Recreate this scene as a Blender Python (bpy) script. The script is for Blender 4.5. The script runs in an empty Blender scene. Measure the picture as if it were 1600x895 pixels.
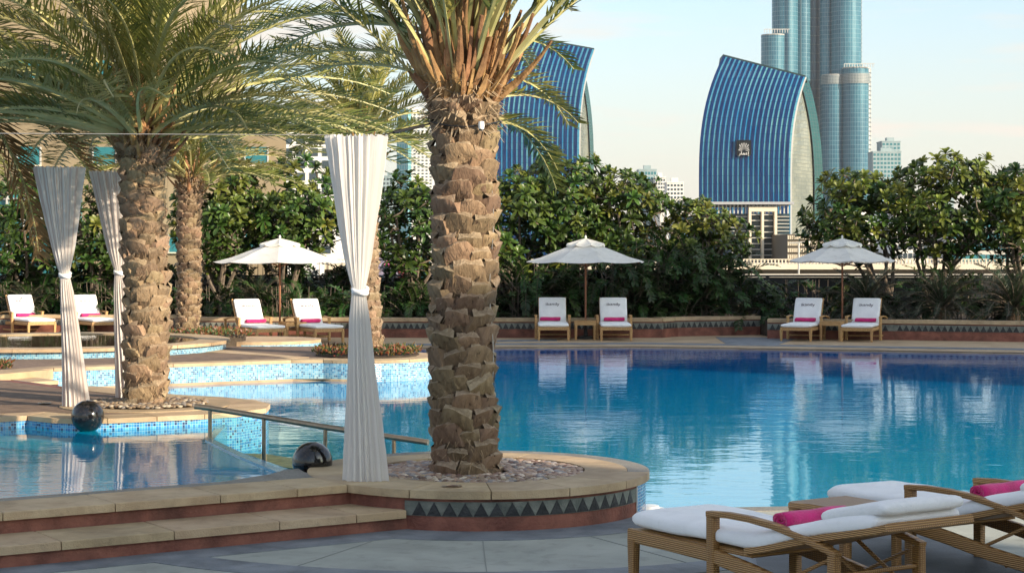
import bpy, bmesh, math, random
from mathutils import Vector, Matrix, noise
S = bpy.context.scene
C = S.collection
R = math.radians
PI = math.pi
rnd = random.Random(7)

# ------------------------------------------------------------------ camera, sky, sun, exposure
cam = bpy.data.cameras.new('camera')
co = bpy.data.objects.new('camera', cam); C.objects.link(co)
cam.sensor_width = 36.0
cam.lens = 65.25
cam.shift_y = -0.0391
cam.clip_start = 0.1; cam.clip_end = 20000
co.location = (0, 0, 2.1)
co.rotation_euler = (R(90), 0, 0)
S.camera = co

SUN_EL = R(20)
SH = Vector((0.80, -0.60)).normalized()           # horizontal direction towards the sun
SUN_ROT = math.atan2(SH.x, SH.y)
w = bpy.data.worlds.new('World'); S.world = w; w.use_nodes = True
nt = w.node_tree; nt.nodes.clear()
out = nt.nodes.new('ShaderNodeOutputWorld'); bg = nt.nodes.new('ShaderNodeBackground')
sky = nt.nodes.new('ShaderNodeTexSky'); sky.sky_type = 'NISHITA'; sky.sun_disc = False
sky.sun_elevation = SUN_EL; sky.sun_rotation = SUN_ROT
sky.air_density = 1.0; sky.dust_density = 1.6; sky.ozone_density = 1.0
tc = nt.nodes.new('ShaderNodeTexCoord')
mp = nt.nodes.new('ShaderNodeMapping'); mp.inputs['Scale'].default_value = (2.6, 2.6, 24)
nz = nt.nodes.new('ShaderNodeTexNoise'); nz.inputs['Scale'].default_value = 1.6; nz.inputs['Detail'].default_value = 6; nz.inputs['Roughness'].default_value = .55
cr = nt.nodes.new('ShaderNodeValToRGB')
cr.color_ramp.elements[0].position = .40; cr.color_ramp.elements[0].color = (0, 0, 0, 1)
cr.color_ramp.elements[1].position = .66; cr.color_ramp.elements[1].color = (.95, .95, .95, 1)
sx = nt.nodes.new('ShaderNodeSeparateXYZ')
hz = nt.nodes.new('ShaderNodeMapRange'); hz.inputs['From Min'].default_value = 0.0; hz.inputs['From Max'].default_value = .19
hz.inputs['To Min'].default_value = .92; hz.inputs['To Max'].default_value = .0
mx = nt.nodes.new('ShaderNodeMath'); mx.operation = 'MAXIMUM'
mix = nt.nodes.new('ShaderNodeMix'); mix.data_type = 'RGBA'
mix.inputs['B'].default_value = (3.45, 3.15, 2.82, 1)      # pale evening cloud and dust near the horizon
nt.links.new(tc.outputs['Generated'], mp.inputs['Vector']); nt.links.new(mp.outputs['Vector'], nz.inputs['Vector'])
nt.links.new(nz.outputs['Fac'], cr.inputs['Fac'])
nt.links.new(tc.outputs['Generated'], sx.inputs[0]); nt.links.new(sx.outputs['Z'], hz.inputs['Value'])
nt.links.new(cr.outputs['Color'], mx.inputs[0]); nt.links.new(hz.outputs['Result'], mx.inputs[1])
nt.links.new(mx.outputs[0], mix.inputs['Factor'])
tint = nt.nodes.new('ShaderNodeMix'); tint.data_type = 'RGBA'; tint.blend_type = 'MULTIPLY'; tint.inputs['Factor'].default_value = 1; tint.inputs['B'].default_value = (.68, .86, .98, 1)
nt.links.new(sky.outputs['Color'], tint.inputs['A']); nt.links.new(tint.outputs['Result'], mix.inputs['A'])
nt.links.new(mix.outputs['Result'], bg.inputs['Color'])
bg.inputs['Strength'].default_value = 0.15
nt.links.new(bg.outputs[0], out.inputs['Surface'])

sl = bpy.data.lights.new('sun', 'SUN'); so = bpy.data.objects.new('sun', sl); C.objects.link(so)
sl.energy = 4.3; sl.angle = R(0.6); sl.color = (1.0, .83, .62)
sd = Vector((SH.x*math.cos(SUN_EL), SH.y*math.cos(SUN_EL), math.sin(SUN_EL)))
so.rotation_euler = sd.to_track_quat('Z', 'Y').to_euler()
S.view_settings.view_transform = 'Standard'; S.view_settings.look = 'None'
S.view_settings.exposure = 0.95; S.view_settings.gamma = 1.0
S.view_settings.use_curve_mapping = False
HAZE = True

# ------------------------------------------------------------------ measuring: photo pixel + distance or height -> metres
F = 2900.0; HY = 385.0; CH = 2.1
def at(px, py, Y): return Vector(((px-800)/F*Y, Y, CH-(py-HY)/F*Y))
def gnd(px, py, z=0.0):
    Y = F*(CH-z)/(py-HY); return Vector(((px-800)/F*Y, Y, z))

# ------------------------------------------------------------------ mesh builder
class MB:
    def __init__(s): s.v = []; s.f = []; s.uv = {}; s.mi = []; s.m = 0
    def add(s, vs, fs, uvs=None):
        b = len(s.v); s.v.extend([tuple(v) for v in vs])
        for i, f in enumerate(fs):
            s.f.append(tuple(b+k for k in f)); s.mi.append(s.m)
            if uvs: s.uv[len(s.f)-1] = uvs[i]
        return s
    def box(s, x0, x1, y0, y1, z0, z1, M=None):
        vs = [Vector(p) for p in ((x0,y0,z0),(x1,y0,z0),(x1,y1,z0),(x0,y1,z0),(x0,y0,z1),(x1,y0,z1),(x1,y1,z1),(x0,y1,z1))]
        if M: vs = [M @ v for v in vs]
        return s.add(vs, [(0,3,2,1),(4,5,6,7),(0,1,5,4),(1,2,6,5),(2,3,7,6),(3,0,4,7)])
    def tube(s, pts, rad, n=8, cap=True, prof=None, side=None):
        pts = [Vector(p) for p in pts]; k = len(pts)
        if not hasattr(rad, '__len__'): rad = [rad]*k
        vs = []
        prev = None
        for i, p in enumerate(pts):
            t = (pts[min(i+1, k-1)]-pts[max(i-1, 0)]).normalized()
            if side is not None: a = Vector(side); b = a.cross(t).normalized(); a = t.cross(b).normalized() if False else a
            else:
                if prev is None:
                    a = t.orthogonal().normalized()
                else:
                    a = (prev - t*prev.dot(t)).normalized()
                prev = a; b = t.cross(a).normalized()
            for j in range(n):
                if prof: u, v = prof[j]
                else: u, v = math.cos(2*PI*j/n), math.sin(2*PI*j/n)
                r = rad[i]
                if hasattr(r, '__len__'): vs.append(p+a*u*r[0]+b*v*r[1])
                else: vs.append(p+a*u*r+b*v*r)
        fs = []
        for i in range(k-1):
            for j in range(n):
                j2 = (j+1) % n
                fs.append((i*n+j, i*n+j2, (i+1)*n+j2, (i+1)*n+j))
        if cap:
            fs.append(tuple(range(n-1, -1, -1))); fs.append(tuple((k-1)*n+j for j in range(n)))
        return s.add(vs, fs)
    def lathe(s, prof, n=24, c=(0,0,0)):
        vs = []; c = Vector(c)
        for r, z in prof:
            for j in range(n): vs.append(c+Vector((r*math.cos(2*PI*j/n), r*math.sin(2*PI*j/n), z)))
        fs = [(i*n+j, i*n+(j+1) % n, (i+1)*n+(j+1) % n, (i+1)*n+j) for i in range(len(prof)-1) for j in range(n)]
        if prof[0][0] > 1e-5: fs.append(tuple(range(n-1, -1, -1)))
        if prof[-1][0] > 1e-5: fs.append(tuple((len(prof)-1)*n+j for j in range(n)))
        return s.add(vs, fs)
    def prism(s, poly, z0, z1, bottom=False):
        n = len(poly)
        area = sum(poly[i][0]*poly[(i+1) % n][1]-poly[(i+1) % n][0]*poly[i][1] for i in range(n))
        if area < 0: poly = list(reversed(poly))
        vs = [(p[0], p[1], z0) for p in poly]+[(p[0], p[1], z1) for p in poly]
        fs = [tuple(range(n, 2*n))]
        fs += [(i, (i+1) % n, n+(i+1) % n, n+i) for i in range(n)]
        if bottom: fs.append(tuple(range(n-1, -1, -1)))
        return s.add(vs, fs)
    def wall(s, line, z0, z1, u0=0.0):
        u = u0
        for i in range(len(line)-1):
            a, b = Vector(line[i][:2]), Vector(line[i+1][:2]); L = (b-a).length
            s.add([(a.x,a.y,z0),(b.x,b.y,z0),(b.x,b.y,z1),(a.x,a.y,z1)], [(0,1,2,3)], [[(u,z0),(u+L,z0),(u+L,z1),(u,z1)]])
            u += L
        return s
    def mesh(s, name, mats, smooth=False, merge=False):
        me = bpy.data.meshes.new(name); me.from_pydata(s.v, [], s.f)
        for m in (mats if isinstance(mats, (list, tuple)) else [mats]): me.materials.append(m)
        if any(s.mi): me.polygons.foreach_set('material_index', s.mi)
        if s.uv:
            l = me.uv_layers.new(name='uv')
            for fi, uvs in s.uv.items():
                p = me.polygons[fi]
                for k, li in enumerate(p.loop_indices): l.data[li].uv = uvs[k]
        if smooth: me.polygons.foreach_set('use_smooth', [True]*len(me.polygons))
        me.validate(); me.update()
        if smooth:
            try: me.set_sharp_from_angle(angle=R(50))
            except Exception: pass
        return me
    def build(s, name, mats, parent=None, smooth=False, loc=None):
        return put(name, s.mesh(name, mats, smooth), parent, loc)

def put(name, me, parent=None, loc=None, rot=None, scale=None):
    o = bpy.data.objects.new(name, me); C.objects.link(o)
    if parent: o.parent = parent
    if loc is not None: o.location = loc
    if rot is not None: o.rotation_euler = rot
    if scale is not None: o.scale = scale if hasattr(scale, '__len__') else (scale,)*3
    return o
def tag(o, label=None, cat=None, group=None, kind=None):
    if label: o['label'] = label
    if cat: o['category'] = cat
    if group: o['group'] = group
    if kind: o['kind'] = kind
    return o
def thing(name, label, cat, loc=(0,0,0), rz=0, group=None):
    o = bpy.data.objects.new(name, None); C.objects.link(o); o.location = loc; o.rotation_euler = (0,0,rz)
    o.empty_display_size = .2
    return tag(o, label, cat, group)
def copy_tree(o, parent=None):
    c = o.copy(); C.objects.link(c); c.parent = parent
    for ch in list(o.children): copy_tree(ch, c)
    return c

# ------------------------------------------------------------------ materials
def mat(name, c1, c2=None, scale=6.0, rough=.6, bump=0.0, bscale=None, metal=0.0, spec=.5, detail=4, coord='Object',
        stretch=(1,1,1), rand=0.0, contrast=(.35,.65), transl=0.0, coat=0.0, sheen=0.0, rough2=None):
    m = bpy.data.materials.new(name); m.use_nodes = True; t = m.node_tree; N = t.nodes; L = t.links
    p = N['Principled BSDF']; p.inputs['Roughness'].default_value = rough; p.inputs['Metallic'].default_value = metal
    p.inputs['Specular IOR Level'].default_value = spec; p.inputs['Coat Weight'].default_value = coat
    p.inputs['Sheen Weight'].default_value = sheen
    tc = N.new('ShaderNodeTexCoord'); mp = N.new('ShaderNodeMapping'); mp.inputs['Scale'].default_value = stretch
    L.new(tc.outputs[coord], mp.inputs['Vector'])
    col = None
    if c2 is not None:
        nz = N.new('ShaderNodeTexNoise'); nz.inputs['Scale'].default_value = scale; nz.inputs['Detail'].default_value = detail
        L.new(mp.outputs[0], nz.inputs['Vector'])
        r = N.new('ShaderNodeMapRange'); r.inputs['From Min'].default_value = contrast[0]; r.inputs['From Max'].default_value = contrast[1]
        L.new(nz.outputs['Fac'], r.inputs['Value'])
        mx = N.new('ShaderNodeMix'); mx.data_type = 'RGBA'; mx.inputs['A'].default_value = (*c1, 1); mx.inputs['B'].default_value = (*c2, 1)
        L.new(r.outputs[0], mx.inputs['Factor']); col = mx.outputs['Result']
        if rough2 is not None:
            rr = N.new('ShaderNodeMapRange'); rr.inputs['To Min'].default_value = rough; rr.inputs['To Max'].default_value = rough2
            L.new(r.outputs[0], rr.inputs['Value']); L.new(rr.outputs[0], p.inputs['Roughness'])
    if rand:
        oi = N.new('ShaderNodeObjectInfo'); mr = N.new('ShaderNodeMapRange')
        mr.inputs['To Min'].default_value = 1-rand; mr.inputs['To Max'].default_value = 1+rand
        L.new(oi.outputs['Random'], mr.inputs['Value'])
        h = N.new('ShaderNodeHueSaturation'); L.new(mr.outputs[0], h.inputs['Value'])
        mr2 = N.new('ShaderNodeMapRange'); mr2.inputs['To Min'].default_value = .5-rand*.06; mr2.inputs['To Max'].default_value = .5+rand*.06
        ml = N.new('ShaderNodeMath'); ml.operation = 'FRACT'; m7 = N.new('ShaderNodeMath'); m7.operation = 'MULTIPLY'; m7.inputs[1].default_value = 7.31
        L.new(oi.outputs['Random'], m7.inputs[0]); L.new(m7.outputs[0], ml.inputs[0]); L.new(ml.outputs[0], mr2.inputs['Value']); L.new(mr2.outputs[0], h.inputs['Hue'])
        if col is None: h.inputs['Color'].default_value = (*c1, 1)
        else: L.new(col, h.inputs['Color'])
        col = h.outputs['Color']
    if col is None: p.inputs['Base Color'].default_value = (*c1, 1)
    else: L.new(col, p.inputs['Base Color'])
    if bump:
        nb = N.new('ShaderNodeTexNoise'); nb.inputs['Scale'].default_value = bscale or scale*4; nb.inputs['Detail'].default_value = 5
        L.new(mp.outputs[0], nb.inputs['Vector'])
        b = N.new('ShaderNodeBump'); b.inputs['Strength'].default_value = min(1, bump); b.inputs['Distance'].default_value = .02
        L.new(nb.outputs['Fac'], b.inputs['Height']); L.new(b.outputs[0], p.inputs['Normal'])
    if transl:
        tr = N.new('ShaderNodeBsdfTranslucent'); ms = N.new('ShaderNodeMixShader'); ms.inputs[0].default_value = transl
        if col is None: tr.inputs['Color'].default_value = (*c1, 1)
        else: L.new(col, tr.inputs['Color'])
        L.new(p.outputs[0], ms.inputs[1]); L.new(tr.outputs[0], ms.inputs[2]); L.new(ms.outputs[0], N['Material Output'].inputs['Surface'])
    return m

def mosaic(name, size, cols, grout, rough=.2):
    m = bpy.data.materials.new(name); m.use_nodes = True; t = m.node_tree; N = t.nodes; L = t.links
    p = N['Principled BSDF']; p.inputs['Roughness'].default_value = rough
    uv = N.new('ShaderNodeUVMap'); uv.uv_map = 'uv'
    sc = N.new('ShaderNodeVectorMath'); sc.operation = 'MULTIPLY'; sc.inputs[1].default_value = (1/size[0], 1/size[1], 1)
    fl = N.new('ShaderNodeVectorMath'); fl.operation = 'FLOOR'; fr = N.new('ShaderNodeVectorMath'); fr.operation = 'FRACTION'
    L.new(uv.outputs[0], sc.inputs[0]); L.new(sc.outputs[0], fl.inputs[0]); L.new(sc.outputs[0], fr.inputs[0])
    wn = N.new('ShaderNodeTexWhiteNoise'); wn.noise_dimensions = '2D'; L.new(fl.outputs[0], wn.inputs['Vector'])
    cr = N.new('ShaderNodeValToRGB'); cr.color_ramp.interpolation = 'CONSTANT'
    e = cr.color_ramp.elements
    while len(e) < len(cols): e.new(.5)
    for i, c in enumerate(cols): e[i].position = i/len(cols); e[i].color = (*c, 1)
    L.new(wn.outputs['Value'], cr.inputs['Fac'])
    sp = N.new('ShaderNodeSeparateXYZ'); L.new(fr.outputs[0], sp.inputs[0])
    ms = []
    for ax in ('X', 'Y'):
        g = N.new('ShaderNodeMath'); g.operation = 'GREATER_THAN'; g.inputs[1].default_value = .13; L.new(sp.outputs[ax], g.inputs[0]); ms.append(g)
    mu = N.new('ShaderNodeMath'); mu.operation = 'MULTIPLY'; L.new(ms[0].outputs[0], mu.inputs[0]); L.new(ms[1].outputs[0], mu.inputs[1])
    mx = N.new('ShaderNodeMix'); mx.data_type = 'RGBA'; mx.inputs['A'].default_value = (*grout, 1)
    L.new(mu.outputs[0], mx.inputs['Factor']); L.new(cr.outputs['Color'], mx.inputs['B']); L.new(mx.outputs['Result'], p.inputs['Base Color'])
    b = N.new('ShaderNodeBump'); b.inputs['Strength'].default_value = .4; b.inputs['Distance'].default_value = .002
    L.new(mu.outputs[0], b.inputs['Height']); L.new(b.outputs[0], p.inputs['Normal'])
    return m

def glass_grid(name, c1, c2, cell, line, lw=(.08,.12), rough=.12, metal=.0, spec=.8, band=None, blotch=(1,1), use_uv=True):
    """far curtain-wall glass: cells with slightly different tints, thin frame lines between them (uv in metres)"""
    m = bpy.data.materials.new(name); m.use_nodes = True; t = m.node_tree; N = t.nodes; L = t.links
    p = N['Principled BSDF']; p.inputs['Roughness'].default_value = rough; p.inputs['Metallic'].default_value = metal
    p.inputs['Specular IOR Level'].default_value = spec
    uv = N.new('ShaderNodeUVMap'); uv.uv_map = 'uv'
    sc = N.new('ShaderNodeVectorMath'); sc.operation = 'MULTIPLY'; sc.inputs[1].default_value = (1/cell[0], 1/cell[1], 1)
    fl = N.new('ShaderNodeVectorMath'); fl.operation = 'FLOOR'; fr = N.new('ShaderNodeVectorMath'); fr.operation = 'FRACTION'
    L.new(uv.outputs[0], sc.inputs[0]); L.new(sc.outputs[0], fl.inputs[0]); L.new(sc.outputs[0], fr.inputs[0])
    wn = N.new('ShaderNodeTexWhiteNoise'); wn.noise_dimensions = '2D'; L.new(fl.outputs[0], wn.inputs['Vector'])
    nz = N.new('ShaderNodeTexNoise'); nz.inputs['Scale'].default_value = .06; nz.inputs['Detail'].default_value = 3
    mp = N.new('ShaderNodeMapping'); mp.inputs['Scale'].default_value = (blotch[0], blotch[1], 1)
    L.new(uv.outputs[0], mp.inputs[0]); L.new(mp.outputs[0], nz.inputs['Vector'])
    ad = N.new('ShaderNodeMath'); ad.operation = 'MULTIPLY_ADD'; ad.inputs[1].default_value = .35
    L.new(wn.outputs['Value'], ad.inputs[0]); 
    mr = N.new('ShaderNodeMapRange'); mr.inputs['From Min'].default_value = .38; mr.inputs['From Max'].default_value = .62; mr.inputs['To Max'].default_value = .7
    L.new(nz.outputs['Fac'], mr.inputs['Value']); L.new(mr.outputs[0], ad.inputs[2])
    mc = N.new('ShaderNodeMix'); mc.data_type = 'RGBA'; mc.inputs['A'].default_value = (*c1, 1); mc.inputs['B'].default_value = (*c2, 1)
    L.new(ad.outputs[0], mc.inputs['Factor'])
    sp = N.new('ShaderNodeSeparateXYZ'); L.new(fr.outputs[0], sp.inputs[0])
    ms = []
    for ax, w_ in (('X', lw[0]), ('Y', lw[1])):
        g = N.new('ShaderNodeMath'); g.operation = 'GREATER_THAN'; g.inputs[1].default_value = w_; L.new(sp.outputs[ax], g.inputs[0]); ms.append(g)
    mu = N.new('ShaderNodeMath'); mu.operation = 'MULTIPLY'; L.new(ms[0].outputs[0], mu.inputs[0]); L.new(ms[1].outputs[0], mu.inputs[1])
    mx = N.new('ShaderNodeMix'); mx.data_type = 'RGBA'; mx.inputs['A'].default_value = (*line, 1)
    L.new(mu.outputs[0], mx.inputs['Factor']); L.new(mc.outputs['Result'], mx.inputs['B']); L.new(mx.outputs['Result'], p.inputs['Base Color'])
    rg = N.new('ShaderNodeMapRange'); rg.inputs['To Min'].default_value = .6; rg.inputs['To Max'].default_value = rough
    L.new(mu.outputs[0], rg.inputs['Value']); L.new(rg.outputs[0], p.inputs['Roughness'])
    return m

M = {}
M['sand'] = mat('sandstone', (.41,.295,.175), (.51,.385,.24), 3.5, .7, .35, 90, rand=.10)
M['sand_edge'] = mat('sandstone_paving', (.42,.30,.18), (.50,.37,.23), 2.0, .75, .3, 60)
M['granite'] = mat('grey_granite', (.15,.145,.13), (.30,.28,.24), 90, .6, .3, 140)
M['red'] = mat('red_sandstone', (.17,.055,.036), (.27,.10,.065), 5, .7, .4, 40)
M['deck'] = mat('exposed_aggregate', (.29,.31,.275), (.38,.395,.35), 1.3, .75, .25, 160, contrast=(.3,.7))
M['band'] = mat('blue_grey_slate', (.14,.16,.18), (.21,.23,.25), 4, .6, .4, 60)
M['deck_dark'] = mat('dark_slate', (.07,.078,.088), (.10,.11,.122), 5, .6, .4, 60)
M['sett'] = mat('brown_setts', (.13,.085,.06), (.24,.165,.115), 7, .8, 1.0, 11, stretch=(1,2.5,1))
M['tri_dark'] = mat('black_slate', (.012,.014,.016), (.035,.038,.04), 14, .5, .3, 60)
M['tri_light'] = mat('green_grey_slate', (.10,.115,.10), (.20,.21,.18), 8, .6, .3, 60, rand=.2)
M['mosaic'] = mosaic('blue_glass_mosaic', (.030,.030), [(.18,.40,.54),(.06,.24,.42),(.10,.33,.50),(.27,.47,.57),(.05,.14,.26),(.12,.36,.55),(.20,.42,.55)], (.42,.50,.53))
M['mosaic_blue'] = mosaic('deep_blue_mosaic', (.05,.025), [(.03,.18,.42),(.02,.12,.34),(.05,.26,.50)], (.45,.55,.60))
M['mosaic_pool'] = mosaic('pool_blue_mosaic', (.028,.028), [(.03,.22,.50),(.02,.16,.42),(.07,.33,.60),(.02,.05,.14),(.05,.28,.55),(.10,.40,.62)], (.35,.52,.60))
M['black_stone'] = mat('polished_black_granite', (.006,.006,.007), (.035,.028,.026), 30, .12, .05, 60, contrast=(.5,.7), coat=.3)
M['steel'] = mat('bronze_rail', (.30,.23,.16), (.38,.30,.21), 20, .35, metal=.8)
M['wire'] = mat('steel_wire', (.45,.42,.38), rough=.4, metal=.6)
M['black'] = mat('black_plastic', (.012,.012,.013), rough=.4)
M['white'] = mat('white_paint', (.75,.75,.73), rough=.5)
M['cushion'] = mat('white_terry', (.86,.87,.88), (.90,.90,.91), 5, .9, .35, 160, sheen=.3)
M['terry'] = mat('white_terry_loops', (.84,.85,.86), (.89,.89,.90), 40, .95, .5, 150, sheen=.4)
M['pink'] = mat('magenta_terry', (.55,.008,.13), (.72,.015,.20), 8, .9, .5, 120, sheen=.3)
M['ink'] = mat('embroidery_thread', (.06,.03,.05), rough=.8)
M['teak'] = mat('teak', (.36,.20,.075), (.52,.31,.13), 5, .55, .15, 40, stretch=(1,6,6), rand=.06)
M['trunk'] = mat('palm_fibre', (.055,.034,.02), (.15,.10,.06), 12, .95, 1.0, 30, stretch=(1,1,.6))
def add_cracks(m, dark, scale, st=(1,1,.16), th=.05):
    t = m.node_tree; N = t.nodes; L = t.links; p = N['Principled BSDF']; src = p.inputs['Base Color'].links[0].from_socket
    tc = N.new('ShaderNodeTexCoord'); mp = N.new('ShaderNodeMapping'); mp.inputs['Scale'].default_value = st; v = N.new('ShaderNodeTexNoise'); v.inputs['Scale'].default_value = scale; v.inputs['Detail'].default_value = 6; v.inputs['Roughness'].default_value = .65
    oi = N.new('ShaderNodeObjectInfo'); va = N.new('ShaderNodeVectorMath'); va.operation = 'MULTIPLY_ADD'; va.inputs[1].default_value = (9, 7, 5)
    L.new(oi.outputs['Random'], va.inputs[0]); L.new(tc.outputs['Object'], va.inputs[2]); L.new(va.outputs[0], mp.inputs[0]); L.new(mp.outputs[0], v.inputs['Vector'])
    g = N.new('ShaderNodeMapRange'); g.inputs['From Min'].default_value = .32; g.inputs['From Max'].default_value = .40; L.new(v.outputs['Fac'], g.inputs['Value'])
    mx = N.new('ShaderNodeMix'); mx.data_type = 'RGBA'; mx.inputs['A'].default_value = (*dark, 1); L.new(g.outputs[0], mx.inputs['Factor']); L.new(src, mx.inputs['B']); L.new(mx.outputs['Result'], p.inputs['Base Color'])
    b = N.new('ShaderNodeBump'); b.inputs['Strength'].default_value = .8; b.inputs['Distance'].default_value = .012; L.new(g.outputs[0], b.inputs['Height'])
    if p.inputs['Normal'].links: L.new(p.inputs['Normal'].links[0].from_socket, b.inputs['Normal'])
    L.new(b.outputs[0], p.inputs['Normal'])
    return m
M['fibre'] = mat('palm_hair', (.16,.10,.055), (.30,.21,.12), 9, .9)
M['boot'] = mat('palm_leaf_base', (.15,.095,.055), (.30,.21,.125), 9, .9, .9, 22, stretch=(1.6,1.6,.5), rand=.28, contrast=(.3,.7))
for k_ in ('boot',): add_cracks(M[k_], (.07,.036,.02), 32, (1,1,.14))
M['boot_top'] = mat('palm_leaf_base_cut', (.24,.175,.11), (.38,.29,.195), 25, .95, .8, 60, rand=.15)
M['bootg'] = mat('palm_leaf_base_weathered', (.19,.125,.072), (.36,.255,.16), 9, .9, .9, 22, stretch=(1.6,1.6,.5), rand=.25, contrast=(.3,.7))
add_cracks(M['bootg'], (.07,.045,.028), 32, (1,1,.14))
M['stub'] = mat('palm_stalk_base', (.17,.085,.035), (.36,.21,.09), 7, .8, .6, 30, stretch=(1,1,.4), rand=.3)
M['frond'] = mat('palm_leaflet', (.095,.125,.028), (.19,.205,.05), 3, .42, rand=.28, transl=.32)
M['frond_y'] = mat('palm_leaflet_yellowing', (.20,.20,.05), (.31,.29,.08), 3, .45, rand=.22, transl=.25)
M['frond_d'] = mat('palm_leaflet_dry', (.20,.115,.045), (.30,.19,.08), 3, .7, rand=.25, transl=.2)
M['rachis'] = mat('palm_rachis', (.34,.33,.13), (.46,.42,.19), 6, .45, rand=.15)
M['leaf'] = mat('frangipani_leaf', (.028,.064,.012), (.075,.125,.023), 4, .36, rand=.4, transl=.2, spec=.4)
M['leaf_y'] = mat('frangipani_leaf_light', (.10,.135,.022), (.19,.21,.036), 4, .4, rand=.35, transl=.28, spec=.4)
M['limb'] = mat('frangipani_limb', (.10,.075,.055), (.19,.15,.11), 12, .8, .4, 40)
M['shrub'] = mat('shrub_leaf', (.014,.038,.010), (.04,.085,.018), 4, .42, rand=.5, transl=.12, spec=.35)
M['cycad'] = mat('cycad_leaflet', (.022,.036,.017), (.045,.062,.03), 4, .4, rand=.3, transl=.08)
M['redleaf'] = mat('bromeliad_red', (.16,.025,.012), (.10,.085,.02), 12, .5, contrast=(.4,.6), transl=.1)
M['petal'] = mat('white_petal', (.75,.74,.66), rough=.5)
M['soil'] = mat('soil', (.035,.025,.018), (.06,.045,.03), 8, .95, .8, 30)
M['darkpanel'] = mat('dark_steel_panel', (.018,.019,.021), (.028,.029,.031), 1.2, .35, spec=.5)
M['canvas'] = mat('umbrella_canvas', (.80,.78,.71), (.85,.83,.77), 3, .85, .15, 200, transl=.22, rand=.03)
M['polewood'] = mat('umbrella_pole_wood', (.19,.07,.03), (.28,.11,.05), 9, .5, stretch=(1,1,.2))

def add_stain(m, lo, scale, lo2=.85):
    t = m.node_tree; N = t.nodes; L = t.links; p = N['Principled BSDF']; src = p.inputs['Base Color'].links[0].from_socket
    tc = N.new('ShaderNodeTexCoord'); cur_ = src
    for sc_, l_, a_, b_ in ((scale, lo, .36, .52), (scale*7, lo2, .34, .46)):
        n_ = N.new('ShaderNodeTexNoise'); n_.inputs['Scale'].default_value = sc_; n_.inputs['Detail'].default_value = 7; n_.inputs['Roughness'].default_value = .62; n_.inputs['Distortion'].default_value = .6
        L.new(tc.outputs['Object'], n_.inputs['Vector'])
        g = N.new('ShaderNodeMapRange'); g.inputs['From Min'].default_value = a_; g.inputs['From Max'].default_value = b_; g.inputs['To Min'].default_value = l_; L.new(n_.outputs['Fac'], g.inputs['Value'])
        mx = N.new('ShaderNodeMix'); mx.data_type = 'RGBA'; mx.blend_type = 'MULTIPLY'; mx.inputs['Factor'].default_value = 1; L.new(cur_, mx.inputs['A']); L.new(g.outputs[0], mx.inputs['B']); cur_ = mx.outputs['Result']
    L.new(cur_, p.inputs['Base Color'])
for k_, lo, sc_ in (('deck', .78, .9), ('sand', .72, 1.3), ('band', .7, 1.5), ('red', .55, 1.6), ('granite', .75, 2), ('sand_edge', .75, .8), ('sett', .7, .8), ('cushion', .93, 2.5), ('canvas', .9, 1.2), ('pink', .8, 5), ('limb', .7, 3)): add_stain(M[k_], lo, sc_, .85 if k_ != 'cushion' else .96)
# wicker weave
def wicker(name, c1, c2, sc):
    m = bpy.data.materials.new(name); m.use_nodes = True; t = m.node_tree; N = t.nodes; L = t.links
    p = N['Principled BSDF']; p.inputs['Roughness'].default_value = .42
    tc = N.new('ShaderNodeTexCoord')
    ws = []
    for d, k in (('X', sc), ('Z', sc*1.3), ('Y', sc)):
        wv = N.new('ShaderNodeTexWave'); wv.bands_direction = d; wv.inputs['Scale'].default_value = k; wv.inputs['Distortion'].default_value = .6
        wv.inputs['Detail Scale'].default_value = 3
        L.new(tc.outputs['Object'], wv.inputs['Vector']); ws.append(wv)
    a = N.new('ShaderNodeMath'); a.operation = 'MAXIMUM'; L.new(ws[0].outputs['Fac'], a.inputs[0]); L.new(ws[2].outputs['Fac'], a.inputs[1])
    mu = N.new('ShaderNodeMath'); mu.operation = 'MULTIPLY'; L.new(a.outputs[0], mu.inputs[0]); L.new(ws[1].outputs['Fac'], mu.inputs[1])
    mx = N.new('ShaderNodeMix'); mx.data_type = 'RGBA'; mx.inputs['A'].default_value = (*c1, 1); mx.inputs['B'].default_value = (*c2, 1)
    L.new(mu.outputs[0], mx.inputs['Factor']); L.new(mx.outputs['Result'], p.inputs['Base Color'])
    b = N.new('ShaderNodeBump'); b.inputs['Strength'].default_value = .8; b.inputs['Distance'].default_value = .005
    L.new(mu.outputs[0], b.inputs['Height']); L.new(b.outputs[0], p.inputs['Normal'])
    return m
M['wicker'] = wicker('woven_rattan', (.20,.095,.028), (.50,.285,.10), 20)

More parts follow.
